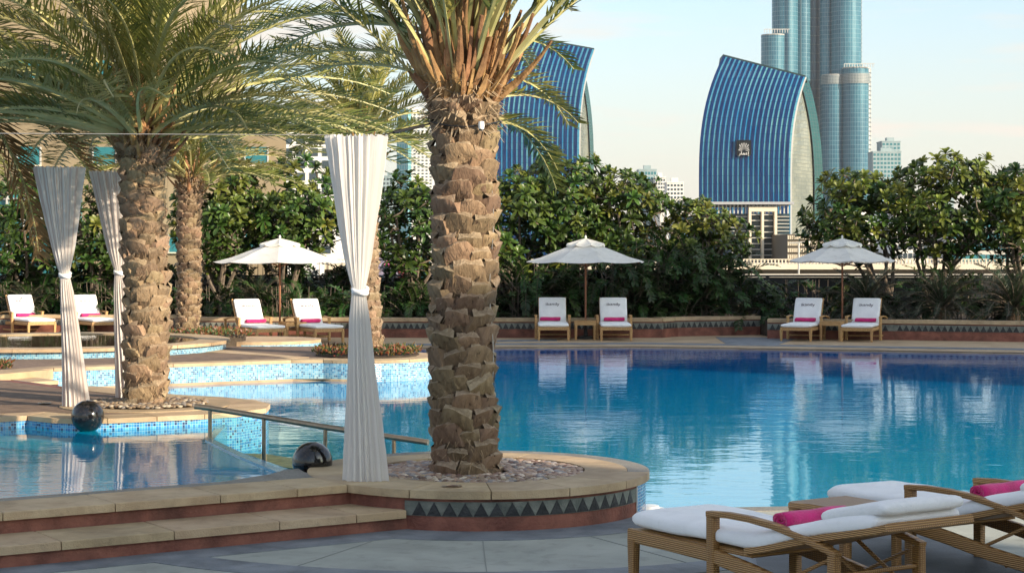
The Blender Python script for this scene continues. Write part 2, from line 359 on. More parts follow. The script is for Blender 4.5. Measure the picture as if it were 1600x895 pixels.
def striped(name, base, stripe, n):
    m = bpy.data.materials.new(name); m.use_nodes = True; t = m.node_tree; N = t.nodes; L = t.links
    p = N['Principled BSDF']; p.inputs['Roughness'].default_value = .85
    uv = N.new('ShaderNodeUVMap'); uv.uv_map = 'uv'; sp = N.new('ShaderNodeSeparateXYZ'); L.new(uv.outputs[0], sp.inputs[0])
    k = N.new('ShaderNodeMath'); k.operation = 'MULTIPLY'; k.inputs[1].default_value = n; L.new(sp.outputs['X'], k.inputs[0])
    f = N.new('ShaderNodeMath'); f.operation = 'FRACT'; L.new(k.outputs[0], f.inputs[0])
    g = N.new('ShaderNodeMath'); g.operation = 'LESS_THAN'; g.inputs[1].default_value = .33; L.new(f.outputs[0], g.inputs[0])
    mx = N.new('ShaderNodeMix'); mx.data_type = 'RGBA'; mx.inputs['A'].default_value = (*base, 1); mx.inputs['B'].default_value = (*stripe, 1)
    L.new(g.outputs[0], mx.inputs['Factor']); L.new(mx.outputs['Result'], p.inputs['Base Color'])
    tr = N.new('ShaderNodeBsdfTranslucent'); L.new(mx.outputs['Result'], tr.inputs['Color'])
    ms = N.new('ShaderNodeMixShader'); ms.inputs[0].default_value = .42
    L.new(p.outputs[0], ms.inputs[1]); L.new(tr.outputs[0], ms.inputs[2]); L.new(ms.outputs[0], N['Material Output'].inputs['Surface'])
    return m
M['drape'] = striped('striped_voile', (.82,.79,.76), (.66,.55,.51), 46)
M['drape_plain'] = striped('plain_voile', (.84,.82,.79), (.79,.76,.73), 46)

def water(name, deep, shallow, pos, wave=.25, sc=5.0, ior=1.33):
    """pos: (y where shallow colour, y where deep colour)"""
    m = bpy.data.materials.new(name); m.use_nodes = True; t = m.node_tree; N = t.nodes; L = t.links
    p = N['Principled BSDF']; p.inputs['Roughness'].default_value = .03; p.inputs['IOR'].default_value = ior
    p.inputs['Specular IOR Level'].default_value = .5
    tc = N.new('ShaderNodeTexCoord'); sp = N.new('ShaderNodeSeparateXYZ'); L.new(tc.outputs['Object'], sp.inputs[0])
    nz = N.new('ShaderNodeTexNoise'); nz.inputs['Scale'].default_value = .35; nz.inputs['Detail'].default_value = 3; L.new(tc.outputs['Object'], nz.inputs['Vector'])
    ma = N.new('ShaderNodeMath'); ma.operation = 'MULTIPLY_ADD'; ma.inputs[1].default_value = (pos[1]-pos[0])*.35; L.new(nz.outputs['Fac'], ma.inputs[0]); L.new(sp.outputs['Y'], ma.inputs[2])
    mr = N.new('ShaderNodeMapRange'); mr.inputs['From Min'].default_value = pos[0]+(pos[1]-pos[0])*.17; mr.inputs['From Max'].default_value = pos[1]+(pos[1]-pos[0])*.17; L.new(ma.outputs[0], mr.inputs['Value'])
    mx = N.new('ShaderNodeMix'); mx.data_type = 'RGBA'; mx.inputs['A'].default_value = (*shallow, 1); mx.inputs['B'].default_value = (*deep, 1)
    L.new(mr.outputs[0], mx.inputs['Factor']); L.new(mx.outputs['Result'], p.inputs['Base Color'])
    mp = N.new('ShaderNodeMapping'); mp.inputs['Scale'].default_value = (1, 1.6, 1); L.new(tc.outputs['Object'], mp.inputs['Vector'])
    n1 = N.new('ShaderNodeTexNoise'); n1.inputs['Scale'].default_value = sc; n1.inputs['Detail'].default_value = 3; L.new(mp.outputs[0], n1.inputs['Vector'])
    n2 = N.new('ShaderNodeTexNoise'); n2.inputs['Scale'].default_value = sc*.28; n2.inputs['Detail'].default_value = 2; L.new(mp.outputs[0], n2.inputs['Vector'])
    ad = N.new('ShaderNodeMath'); ad.operation = 'MULTIPLY_ADD'; ad.inputs[1].default_value = 1.6; L.new(n2.outputs['Fac'], ad.inputs[0]); L.new(n1.outputs['Fac'], ad.inputs[2])
    n3 = N.new('ShaderNodeTexNoise'); n3.inputs['Scale'].default_value = .22; n3.inputs['Detail'].default_value = 2; L.new(tc.outputs['Object'], n3.inputs['Vector'])
    m3 = N.new('ShaderNodeMapRange'); m3.inputs['From Min'].default_value = .35; m3.inputs['From Max'].default_value = .65; m3.inputs['To Min'].default_value = wave*.45; m3.inputs['To Max'].default_value = wave*1.5; L.new(n3.outputs['Fac'], m3.inputs['Value'])
    b = N.new('ShaderNodeBump'); b.inputs['Distance'].default_value = .02; L.new(m3.outputs[0], b.inputs['Strength'])
    L.new(ad.outputs[0], b.inputs['Height']); L.new(b.outputs[0], p.inputs['Normal'])
    return m
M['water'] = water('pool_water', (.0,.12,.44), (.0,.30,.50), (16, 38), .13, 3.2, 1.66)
M['water2'] = water('raised_pool_water', (.0,.27,.46), (.0,.31,.58), (13, 19), .06, 6)
M['water3'] = water('spa_water', (.08,.05,.035), (.08,.05,.035), (13, 19), .05, 6)
gl = bpy.data.materials.new('clear_glass'); gl.use_nodes = True
_n = gl.node_tree.nodes; _l = gl.node_tree.links; _n.remove(_n['Principled BSDF'])
_t = _n.new('ShaderNodeBsdfTransparent'); _t.inputs[0].default_value = (.80,.90,.86,1); _g = _n.new('ShaderNodeBsdfGlossy'); _g.inputs['Roughness'].default_value = .02
_fz = _n.new('ShaderNodeValue'); _fz.outputs[0].default_value = .12; _m = _n.new('ShaderNodeMixShader')
_l.new(_fz.outputs[0], _m.inputs[0]); _l.new(_t.outputs[0], _m.inputs[1]); _l.new(_g.outputs[0], _m.inputs[2]); _l.new(_m.outputs[0], _n['Material Output'].inputs[0])
M['glass'] = gl

# ------------------------------------------------------------------ plan geometry
U = Vector((.8358, .549)); NN = Vector((-.549, .8358)); A0 = Vector((-3.47, 12.58))
def step(t, off): p = A0+U*t+NN*off; return (p.x, p.y)
C1 = Vector((-.27, 15.03)); RC = 1.38
def circ(c, r, a0, a1, n): return [(c[0]+r*math.cos(R(a0+(a1-a0)*i/n)), c[1]+r*math.sin(R(a0+(a1-a0)*i/n))) for i in range(n+1)]

def struct(name, mb, m, smooth=False): return tag(mb.build(name, m, None, smooth), kind='structure')

# city ground
struct('ground', MB().add([(-6000,62,-14),(6000,62,-14),(6000,9000,-14),(-6000,9000,-14)], [(0,1,2,3)]), mat('city_ground', (.20,.17,.13), (.30,.26,.20), .02, .9))
struct('podium', MB().prism([(-60,-60),(60,-60),(60,62),(-60,62)], -14, -1.6), M['deck'])
# foreground deck (z=0)
fore = [(-14,-40),(16,-40),(16,14.98),(2.4,14.98),(1.6,14.88),(1.12,14.66),(.9,14.55)]+[(-.3,14.9),(-1.2,14.2),(-3.4,12.7),(-9,9.0),(-14,5.8)]
struct('pool_deck', MB().prism(fore, -1.7, 0), M['deck'])
far = [(-26,33.4),(-3.3,33.4),(-2.4,36),(-2.18,38.5),(2.7,39.0),(10.1,36.7),(17,34.6),(26,33),(26,62),(-26,62)]
struct('far_deck', MB().prism(far, -1.7, -.001), M['sand_edge'])
# paving inlays
def on_(c, r_, a): return Vector((c[0]+r_*math.cos(R(a)), c[1]+r_*math.sin(R(a))))
def ring_poly(c, r0, r1, a0, a1, n=40): return circ(c, r1, a0, a1, n)+list(reversed(circ(c, r0, a0, a1, n)))
tag(MB().prism(ring_poly(C1, 1.36, 1.78, -122, -14), -.02, .004).build('paving_band', M['band']), kind='structure')
tag(MB().prism([step(-6,-.47), step(2.95,-.47), step(2.6,-.80), step(-6,-.80)], -.02, .0045).build('paving_band', M['band']), kind='structure')
tag(MB().prism(ring_poly(C1, 3.06, 3.42, -150, -35), -.02, .005).build('paving_band', M['band']), kind='structure')
pt = [gnd(1130,905), gnd(1250,815), gnd(1330,806), gnd(1700,980), gnd(1500,1100)]
tag(MB().prism([(p.x,p.y) for p in [gnd(1240,822), gnd(1420,822), gnd(1640,905), gnd(1640,960), gnd(1200,960), gnd(1180,870)]], -.02, .0055).build('paving_band', M['deck_dark']), kind='structure')
tag(MB().prism([(1.13,14.70),(1.6,14.90),(2.4,15.0),(16,15.0),(16,14.78),(2.4,14.78),(1.7,14.68),(1.2,14.48)], -.02, .006).build('pool_coping', M['granite']), kind='structure')
jm = mat('paving_joint', (.22,.235,.22), rough=.9)
for a_ in (-62, -88, -112, -140):
    q0, q1 = on_(C1, 1.79, a_), on_(C1, 3.05, a_); nn_ = Vector((-(q1-q0).y, (q1-q0).x)).normalized()*.0035
    tag(MB().prism([tuple(q0+nn_), tuple(q0-nn_), tuple(q1-nn_), tuple(q1+nn_)], -.02, .0035).build('paving_joint', jm), kind='structure')
# bands on the far deck
fb = [(-2.18,38.5),(2.7,39.0),(10.1,36.7),(17,34.6)]
def off_line(pts, d):
    o = []
    for i, p in enumerate(pts):
        a = Vector(pts[max(i-1,0)]); b = Vector(pts[min(i+1,len(pts)-1)]); t = (b-a).normalized(); nn = Vector((-t.y, t.x)); q = Vector(p)+nn*d; o.append((q.x, q.y))
    return o
def strip_poly(pts, d0, d1): return off_line(pts, d0)+list(reversed(off_line(pts, d1)))
tag(MB().prism(strip_poly(fb, .0, .35), -.02, .005).build('pool_coping', M['sand']), kind='structure')
tag(MB().prism(strip_poly(fb, .9, 1.5), -.02, .006).build('paving_band', M['band']), kind='structure')
tag(MB().prism([(-1.6,40.6),(1.0,41.2),(1.0,41.9),(-1.6,41.3)], -.02, .007).build('paving_band', M['band']), kind='structure')
tag(MB().prism([(4.6,39.5),(5.6,39.4),(6.6,42.6),(4.7,42.9)], -.02, .007).build('paving_band', M['band']), kind='structure')

# water sheets (bodies with depth)
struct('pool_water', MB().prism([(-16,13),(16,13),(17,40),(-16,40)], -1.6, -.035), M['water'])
struct('raised_pool_water', MB().prism([(-14,5.6),step(-4,.66),step(0,.66),step(2.0,.66),(-1.70,15.05),(-2.86,17.55),(-3.0,19.25),(-14,19.3)], -1.4, .26), M['water2'])

# steps and upper platform -------------------------------------------------------------
steps = thing('stone_steps', 'two broad sandstone steps with red risers leading up to the left pool', 'steps')
MB().prism([step(-6,.03), step(2.75,.03), (-.6,15.0), (-1.7,15.2), (-1.80,14.82), step(2.05,.70), step(-6,.70)], -.5, .238).build('riser', M['red'], steps)
MB().prism([step(-6,-.47), step(2.92,-.47), step(2.9,.02), step(-6,.02)], -.5, .088).build('riser', M['red'], steps)
def slab(t0, t1, o0, o1, z0, z1, g=.004):
    P = [step(t0+g,o0), step(t1-g,o0), step(t1-g,o1), step(t0+g,o1)]
    mb = MB(); c = Vector((sum(p[0] for p in P)/4, sum(p[1] for p in P)/4))
    b = .006
    n = 4; q = [tuple(c+(Vector(p)-c)*(1-b/ .4)) for p in P]
    vs = [(p[0],p[1],z0) for p in P]+[(p[0],p[1],z1-b) for p in P]+[(p[0],p[1],z1) for p in q]
    fs = [(8,9,10,11)]+[(i,(i+1)%4,4+(i+1)%4,4+i) for i in range(4)]+[(4+i,4+(i+1)%4,8+(i+1)%4,8+i) for i in range(4)]
    return mb.add(vs, fs)
for k, (o0, o1, z0, z1, t1) in enumerate(((0,.55,.24,.30,2.66), (-.5,.03,.09,.15,2.89))):
    t = t1-.42; e = t1; n = 0
    while e > -5.5:
        slab(t, e, o0, o1, z0, z1+rnd.uniform(-.0015,.0015)).build('slab', M['sand'], steps)
        e = t; t -= .80 if n else .62; n += 1
tt = 2.3
while tt > -5.5:
    slab(tt-1.2, tt, .551, .70, .235, .298).build('rim_slab', M['granite'], steps); tt -= 1.2
MB().prism([step(2.3,.551), (-1.42,14.45),(-1.66,14.85),(-1.74,15.10),(-1.84,15.0),(-1.92,14.72), step(2.0,.73), step(2.0,.551)], .2, .2965).build('corner_slab', M['granite'], steps)

# round planter in front ----------------------------------------------------------------
pl = thing('round_planter', 'round stone planter with a frieze of dark triangles around the big foreground palm', 'planter', (0,0,0))
MB().prism(circ(C1, 1.345, 0, 360, 96)[:-1], -.5, .239).build('planter_wall', M['red'], pl)
nseg = 14
for i in range(nseg):
    a0 = 360*i/nseg-8; a1 = 360*(i+1)/nseg-8
    g = .18
    P = ring_poly(C1, .86, 1.20, a0+g, a1-g, 8); Q = ring_poly(C1, 1.204, RC, a0+g, a1-g, 8)
    grey = (-30 < (a0+a1)/2 < 140)
    if grey:
        MB().prism(P, .235, .30).build('slab', M['sand'], pl); MB().prism(Q, .24, .2985).build('slab', M['granite'], pl)
    else:
        MB().prism(ring_poly(C1, .86, RC, a0+g, a1-g, 10), .24, .30).build('slab', M['sand'], pl)
tag(MB().prism(ring_poly(C1, 1.30, 1.349, -113, -23), .108, .216).build('frieze_band', M['tri_light'], pl))
# triangles
def on(c, r, a, z): return (c[0]+r*math.cos(R(a)), c[1]+r*math.sin(R(a)), z)
a = -110.5; da = 4.95
while a < -26:
    for kind, (aa, ab, ac, z0, z1) in (('d', (a, a+da, a+da/2, .112, .212)), ('l', (a+da/2, a+da*1.5, a+da, .212, .112))):
        if ab > -23: continue
        r0, r1 = 1.345, 1.3545 if kind == 'd' else 1.352
        sgn = .14
        pts = [(aa+sgn, z0), (ab-sgn, z0), (ac, z1)]
        vs = [on(C1, r0, q, z) for q, z in pts]+[on(C1, r1, q, z) for q, z in pts]
        MB().add(vs, [(3,4,5),(0,1,4,3),(1,2,5,4),(2,0,3,5)]).build('triangle_tile', M['tri_dark'] if kind == 'd' else M['tri_light'], pl)
    a += da
tag(MB().wall(circ(C1, 1.351, -22.6, 200, 60), -.3, .239).build('mosaic_wall', M['mosaic_blue'], pl))
MB().box(-.004,.004,-.003,.003,-.3,.24).build('wall_trim', M['white'], pl, loc=on(C1, 1.353, -22.8, 0))
MB().prism(circ(C1, .868, 0, 360, 48)[:-1], -.2, .262).build('soil', M['soil'], pl)
ul = thing('recessed_light', 'round recessed floor light set in the sandstone rim of the near planter', 'floor light', gnd(706,760,.30))
MB().lathe([(.0,.0),(.075,.0),(.078,.006),(.062,.010),(.06,.004),(.0,.006)], 28).build('ring', M['steel'], ul)
MB().lathe([(.0,.0068),(.058,.0055)], 24).build('lens', mat('dark_red_lens', (.05,.012,.01), rough=.15), ul)
ul2 = copy_tree(ul); ul2.location = gnd(70,630,.38); ul2['label'] = 'round recessed floor light in the sandstone paving beside the left striped curtain'
ul['group'] = ul2['group'] = 'recessed floor lights'

# pebbles -------------------------------------------------------------------------------
pm = [mat('pebble_%s' % n, c, c2, 9, .55, .15, 40, rand=.25) for n, c, c2 in (('tan', (.26,.18,.12), (.36,.27,.19)), ('grey', (.17,.155,.15), (.26,.24,.23)), ('umber', (.12,.07,.05), (.20,.13,.09)), ('cream', (.42,.35,.27), (.52,.45,.36)))]
def pebble_mesh(i, m):
    bm = bmesh.new(); bmesh.ops.create_icosphere(bm, subdivisions=2, radius=1)
    r2 = random.Random(i); ax = (r2.uniform(.9,1.25), r2.uniform(.62,.85), r2.uniform(.38,.5))
    for v in bm.verts:
        k = 1+.16*noise.noise(v.co*1.3+Vector((i*3.1,0,0))); v.co = Vector((v.co.x*ax[0]*k, v.co.y*ax[1]*k, v.co.z*ax[2]*k))
    me = bpy.data.meshes.new('pebble'); bm.to_mesh(me); bm.free(); me.materials.append(m)
    me.polygons.foreach_set('use_smooth', [True]*len(me.polygons)); return me
pmesh = [pebble_mesh(i, pm[i % 4 if i < 8 else 0]) for i in range(12)]
pb = thing('pebble_bed', 'ring of rounded river pebbles around the foot of the foreground palm', 'pebbles')
spots = []
for k in range(9000):
    a_ = rnd.uniform(0, 2*PI); r_ = math.sqrt(rnd.uniform(.25**2, .84**2)); p = (C1.x+r_*math.cos(a_), C1.y+r_*math.sin(a_))
    if all((p[0]-q[0])**2+(p[1]-q[1])**2 > .031**2 for q in spots): spots.append(p)
spots.sort(key=lambda p: p[1]); 
vis = spots[:300]
for p in vis:
    put('pebble', rnd.choice(pmesh), pb, (p[0], p[1], .272+rnd.uniform(0,.016)), (rnd.uniform(-.4,.4), rnd.uniform(-.4,.4), rnd.uniform(0,6.3)), rnd.uniform(.026,.042))
def join_pebbles(name, pts, z, s0, s1, parent, jit=.016):
    mb = MB(); mats = pm
    for p in pts:
        src = rnd.choice(pmesh); mb.m = mats.index(src.materials[0]); s_ = rnd.uniform(s0, s1)
        T = Matrix.Translation((p[0], p[1], z+rnd.uniform(0,jit))) @ Matrix.Rotation(rnd.uniform(0,6.3), 4, 'Z') @ Matrix.Rotation(rnd.uniform(-.4,.4), 4, 'X') @ Matrix.Scale(s_, 4)
        mb.add([T @ v.co for v in src.vertices], [tuple(f.vertices) for f in src.polygons])
    return tag(mb.build(name, mats, parent, True), kind='stuff')
join_pebbles('small_pebbles', spots[300:], .272, .026, .042, pb)

# left peninsula ------------------------------------------------------------------------
front = [(-14,18.3),(-7,18.6),(-5.17,18.72),(-4.93,18.9),(-4.6,18.62),(-4.36,18.52),(-4.05,18.58),(-3.6,18.80),(-3.16,19.05),(-2.85,19.3),(-2.63,19.75),(-2.66,20.3),(-2.9,20.8),(-3.3,21.2),(-3.9,21.55),(-5.2,22.9),(-6.6,24.6)]
pen = thing('palm_island', 'raised sandstone paving with blue mosaic sides around the left palm', 'paving', (0,0,0))
body = front+[(-8.2,24.6),(-14,24.6)]
MB().prism(off_line(front, .012)[0:]+[(-8.2,24.6),(-14,24.6)], -.5, .33).build('core', M['red'], pen)
MB().wall(front, -.3, .331).build('mosaic_wall', M['mosaic_pool'], pen)
inner = off_line(front, .42)
MB().prism(inner+[(-8.2,24.6),(-14,24.6)], .2, .372).build('sett_paving', M['sett'], pen)
# border slabs along the edge
def border(line, width, z0, z1, parent, m, step_=1, over=.02, name='border_slab'):
    o_ = off_line(line, -over); i_ = off_line(line, width)
    for k in range(0, len(line)-1, step_):
        k2 = min(k+step_, len(line)-1); s0 = .006
        seg = [Vector(p) for p in o_[k:k2+1]]+[Vector(p) for p in reversed(i_[k:k2+1])]
        c = sum(seg, Vector((0,0)))/len(seg)
        seg = [tuple(c+(p-c)*(1-.006/max(.05, (p-c).length))) for p in seg]
        MB().prism(seg, z0, z1+rnd.uniform(-.001,.001)).build(name, m, parent)
border(front[1:-1], .43, .33, .38, pen, M['sand'])
# circular pebble bed around palm 2
P2 = Vector((-3.98, 20.2))
MB().prism(circ(P2, .64, 0, 360, 40)[:-1], .2, .384).build('soil', M['soil'], pen)
MB().prism(ring_poly(P2, .60, .92, 0, 359.9, 48), .2, .3825).build('ring_slab', M['sand'], pen)
pb2 = thing('pebble_bed', 'small ring of river pebbles around the foot of the left palm', 'pebbles')
sp2 = []
for k in range(5000):
    a_ = rnd.uniform(0, 2*PI); r_ = math.sqrt(rnd.uniform(.2**2, .62**2)); p = (P2.x+r_*1.05*math.cos(a_), P2.y+r_*math.sin(a_))
    if all((p[0]-q[0])**2+(p[1]-q[1])**2 > .031**2 for q in sp2): sp2.append(p)
join_pebbles('pebbles', sp2, .394, .024, .04, pb2, .02)
# weir between left pool and main pool
weir = [(-1.84,14.98),(-2.35,16.2),(-2.88,17.6),(-2.98,19.1)]
ww = tag(MB().prism(strip_poly(weir, -.05, .03), -.5, .272).build('weir_wall', mat('weir_glass_tile', (.03,.20,.32), (.06,.28,.40), 30, .15)), 'low tiled weir where the left pool spills toward the main pool', 'weir')
# sunlit ledge beyond the rail
lg = tag(MB().prism([(-2.95,19.0),(-2.5,18.9),(-2.0,18.3),(-1.6,17.6),(-1.75,17.35),(-2.3,17.9),(-2.85,18.3)], -.4, -.01).build('stone_ledge', mat('mossy_ledge', (.16,.13,.05), (.30,.25,.12), 9, .7, .6, 30)), 'submerged mossy stone ledge beyond the handrail', 'ledge')

# spheres
def sphere(px, py, Y, r, label):
    bm = bmesh.new(); bmesh.ops.create_uvsphere(bm, u_segments=48, v_segments=24, radius=r)
    me = bpy.data.meshes.new('stone_sphere'); bm.to_mesh(me); bm.free(); me.materials.append(M['black_stone'])
    me.polygons.foreach_set('use_smooth', [True]*len(me.polygons))
    return tag(put('stone_sphere', me, None, at(px, py, Y)), label, 'stone sphere', 'polished black stone spheres')
sphere(137, 650, 18.55, .163, 'polished black granite ball at the edge of the left palm island, beside the striped curtain')
sphere(488, 721, 15.3, .166, 'polished black granite dome on the pool corner beside the handrail')
wl = thing('pool_step', 'white curved ledge at the foot of the blue tiled planter side', 'step')
MB().prism(circ((1.10,14.98), .13, 0, 360, 24)[:-1], -.3, -.01).build('tread', M['white'], wl)
MB().lathe([(0,-.01),(.09,-.01),(.085,.012),(0,.02)], 24, (1.10,14.98,0)).build('cap', M['white'], wl)

# handrail ------------------------------------------------------------------------------
rl = thing('pool_handrail', 'low bronze handrail with glass panels running down beside the left pool', 'handrail')
rp = [Vector((-3.03,17.75,.572)), Vector((-2.88,17.7,.56)), Vector((-2.30,17.2,.522)), Vector((-1.69,16.8,.466)), Vector((-1.05,16.5,.404)), Vector((-.74,16.38,.372))]
MB().tube(rp, .027, 10).build('handrail', M['steel'], rl, True)
for p in rp[1:5]:
    MB().tube([(p.x,p.y,-.35),(p.x,p.y,p.z-.015)], .019, 8).build('post', M['steel'], rl, True)
for i in range(1, 4):
    a_, b_ = rp[i], rp[i+1]; d = (b_-a_).normalized()*.04; q = Vector((0,.004,0))
    A, B = a_+d, b_-d
    vs = []
    for s_ in (-1, 1):
        for p, z in ((A, -.2), (B, -.2), (B, B.z-.05), (A, A.z-.05)): vs.append((p.x, p.y+s_*.005, z))
    MB().add(vs, [(0,1,2,3),(7,6,5,4),(0,4,5,1),(1,5,6,2),(2,6,7,3),(3,7,4,0)]).build('glass_panel', M['glass'], rl)

# left terrace --------------------------------------------------------------------------
tl = [(-6.1,24.9),(-6.6,25.6),(-7.0,26.4),(-7.02,27.0),(-6.8,27.5),(-5.2,28.45),(-3.5,29.45),(-3.0,29.50)]+circ((-2.4,30.6), 1.25, -118, 70, 26)+[(-2.6,33.2)]
ter = thing('terrace', 'raised terrace with blue mosaic sides and brown sett paving behind the left pool', 'terrace')
tb = [(-26,24.55),(-14,24.55),(-6.1,24.9)]+tl[1:]+[(-3.0,33.6),(-26,33.6)]
MB().prism(tb, -.5, .25).build('core', M['red'], ter)
MB().wall(off_line(tl, -.008), -.035, .251).build('mosaic_wall', M['mosaic'], ter)
MB().prism(strip_poly(tl[4:12], -.06, .03), -.3, .0).build('ledge', M['sand'], ter)
ti = off_line(tl, .40)
MB().prism([(-26,24.55),(-14,24.55),(-6.5,24.9)]+ti[2:14]+[(-2.7,31.2),(-3.4,33.59),(-26,33.59)], .2, .292).build('sett_paving', M['sett'], ter)
border(tl[:10], .42, .25, .30, ter, M['sand']); border(tl[9:], .42, .25, .30, ter, M['sand'], 4)
# tan path bands on terrace
MB().prism([(-3.6,29.9),(-3.3,30.2),(-6.0,33.55),(-7.2,33.55),(-3.9,30.5)], .25, .2985).build('path_band', M['sand_edge'], ter)
MB().prism([(-14,21.5),(-7.0,24.7),(-6.4,25.9),(-7.3,25.9),(-14,22.6)], .25, .3845).build('path_band', M['sand_edge'], ter)
struct('lower_paving', MB().prism([(-26,18.3),(-13.9,18.3),(-13.9,24.6),(-26,24.6)], -.5, .3), M['sett'])
MB().prism(circ((-2.4,30.85), .86, 0, 360, 32)[:-1], .2, .32).build('soil', M['soil'], ter)

# spa -----------------------------------------------------------------------------------
spa = thing('round_spa', 'round raised spa pool with mosaic sides and stone rim on the left terrace', 'spa')
SC = (-8.0, 32.7)
MB().prism(circ(SC, 2.92, 0, 360, 90)[:-1], .2, .40).build('core', M['red'], spa)
MB().wall(circ(SC, 2.93, -180, 180, 120), .28, .405).build('mosaic_wall', M['mosaic'], spa)
for i in range(20):
    MB().prism(ring_poly(SC, 2.45, 3.0, i*18+.1, i*18+17.9, 6), .40, .455).build('slab', M['sand'], spa)
MB().prism(circ(SC, 2.449, 0, 360, 60)[:-1], .3, .435).build('water', M['water3'], spa)
# small bed for palm 3
tag(MB().prism(circ((-6.3,36.2), 1.1, 0, 360, 30)[:-1], -.2, .38).build('soil_bed', M['soil'], None), 'low soil bed at the foot of the slim palm behind the spa', 'planting bed')
mw = thing('curved_kerb', 'short curved kerb with mosaic face behind the spa beside the planting bed', 'kerb')
MB().prism(circ((-5.0,36.9), 1.2, 0, 360, 40)[:-1], -.2, .26).build('kerb_stone', M['sand'], mw)
MB().wall(circ((-5.0,36.9), 1.205, -100, 60, 30), .0, .2).build('mosaic_wall', M['mosaic'], mw)

# far planter wall ----------------------------------------------------------------------
def frieze_wall(line, label, z0=0, h=.45):
    t = thing('planter_wall', label, 'planter wall', (0,0,0), 0, 'low red planter walls round the far deck')
    MB().prism(line+list(reversed(off_line(line, .35))), -.2, h-.08).build('wall', M['red'], t)
    # cap slabs
    L = [Vector(p) for p in line]
    for i in range(len(L)-1):
        d = L[i+1]-L[i]; n = max(1, round(d.length/1.3)); u_ = d.normalized(); nn = Vector((-u_.y, u_.x))
        for k in range(n):
            a_ = L[i]+d*(k/n)+u_*.004; b_ = L[i]+d*((k+1)/n)-u_*.004
            q = [a_-nn*.03, b_-nn*.03, b_+nn*.40, a_+nn*.40]
            MB().prism([(p.x,p.y) for p in q], h-.08, h).build('cap_slab', M['sand'], t)
    mb = MB(); ml = MB()
    for i in range(len(L)-1):
        d = L[i+1]-L[i]; u_ = d.normalized(); nn = Vector((-u_.y, u_.x)); x = .05
        a_ = L[i]-nn*.004; b_ = L[i+1]-nn*.004
        ml.add([(a_.x,a_.y,.20),(b_.x,b_.y,.20),(b_.x,b_.y,.34),(a_.x,a_.y,.34)], [(0,1,2,3)])
        while x+.15 < d.length:
            p, q, r_ = L[i]+u_*x-nn*.012, L[i]+u_*(x+.13)-nn*.012, L[i]+u_*(x+.065)-nn*.012
            mb.add([(p.x,p.y,.205),(q.x,q.y,.205),(r_.x,r_.y,.335)], [(0,1,2)])
            mb.add([(p.x,p.y,.205),(q.x,q.y,.205),(q.x+nn.x*.01,q.y+nn.y*.01,.205),(p.x+nn.x*.01,p.y+nn.y*.01,.205)], [(0,1,2,3)])
            x += .14
    ml.build('frieze_band', M['tri_light'], t); tag(mb.build('triangle_tiles', M['tri_dark'], t), kind='stuff')
    return t
frieze_wall([(-22,44.6),(-13,44.9),(-7.6,44.6)], 'low red stone planter wall with triangle frieze behind the left loungers')
frieze_wall([(-7.4,43.2),(-3,42.8),(-.4,42.7),(3.45,42.7),(3.9,43.4),(5.9,44.1)], 'low red stone planter wall with triangle frieze behind the middle loungers')
frieze_wall([(5.82,42.3),(8.6,41.7),(11.2,40.9),(18,38.5)], 'low red stone planter wall with triangle frieze behind the right loungers')
struct('planting_soil', MB().prism([(-22,44.9),(-13,45.2),(-7.6,44.9),(-7.2,43.5),(-3,43.1),(3.4,43.0),(3.8,43.7),(5.9,44.4),(6.0,42.7),(8.7,42.1),(11.3,41.3),(18.2,38.9),(26,38.9),(26,56),(-22,56)], -.2, .36), M['soil'])

# dark parapet panels behind the hedge
par = thing('parapet_fence', 'dark steel parapet panels standing behind the planting along the terrace edge', 'parapet')
x = -22.0
while x < 22:
    z = 1.30
    MB().box(x+.01, x+2.19, 48.0, 48.06, .3, z).build('panel', M['darkpanel'], par)
    MB().box(x-.04, x+.04, 47.9, 47.99, .3, z+.02).build('post', M['darkpanel'], par); x += 2.2
MB().box(-22, 22, 47.95, 48.1, 1.31, 1.36).build('cap_rail', M['darkpanel'], par)
rl2 = thing('dark_railing', 'dark horizontal railing seen between the hedge trunks behind the left loungers', 'railing')
for z in (1.02, 1.16): MB().box(-22, -1.0, 47.2, 47.26, z, z+.05).build('rail', M['darkpanel'], rl2)

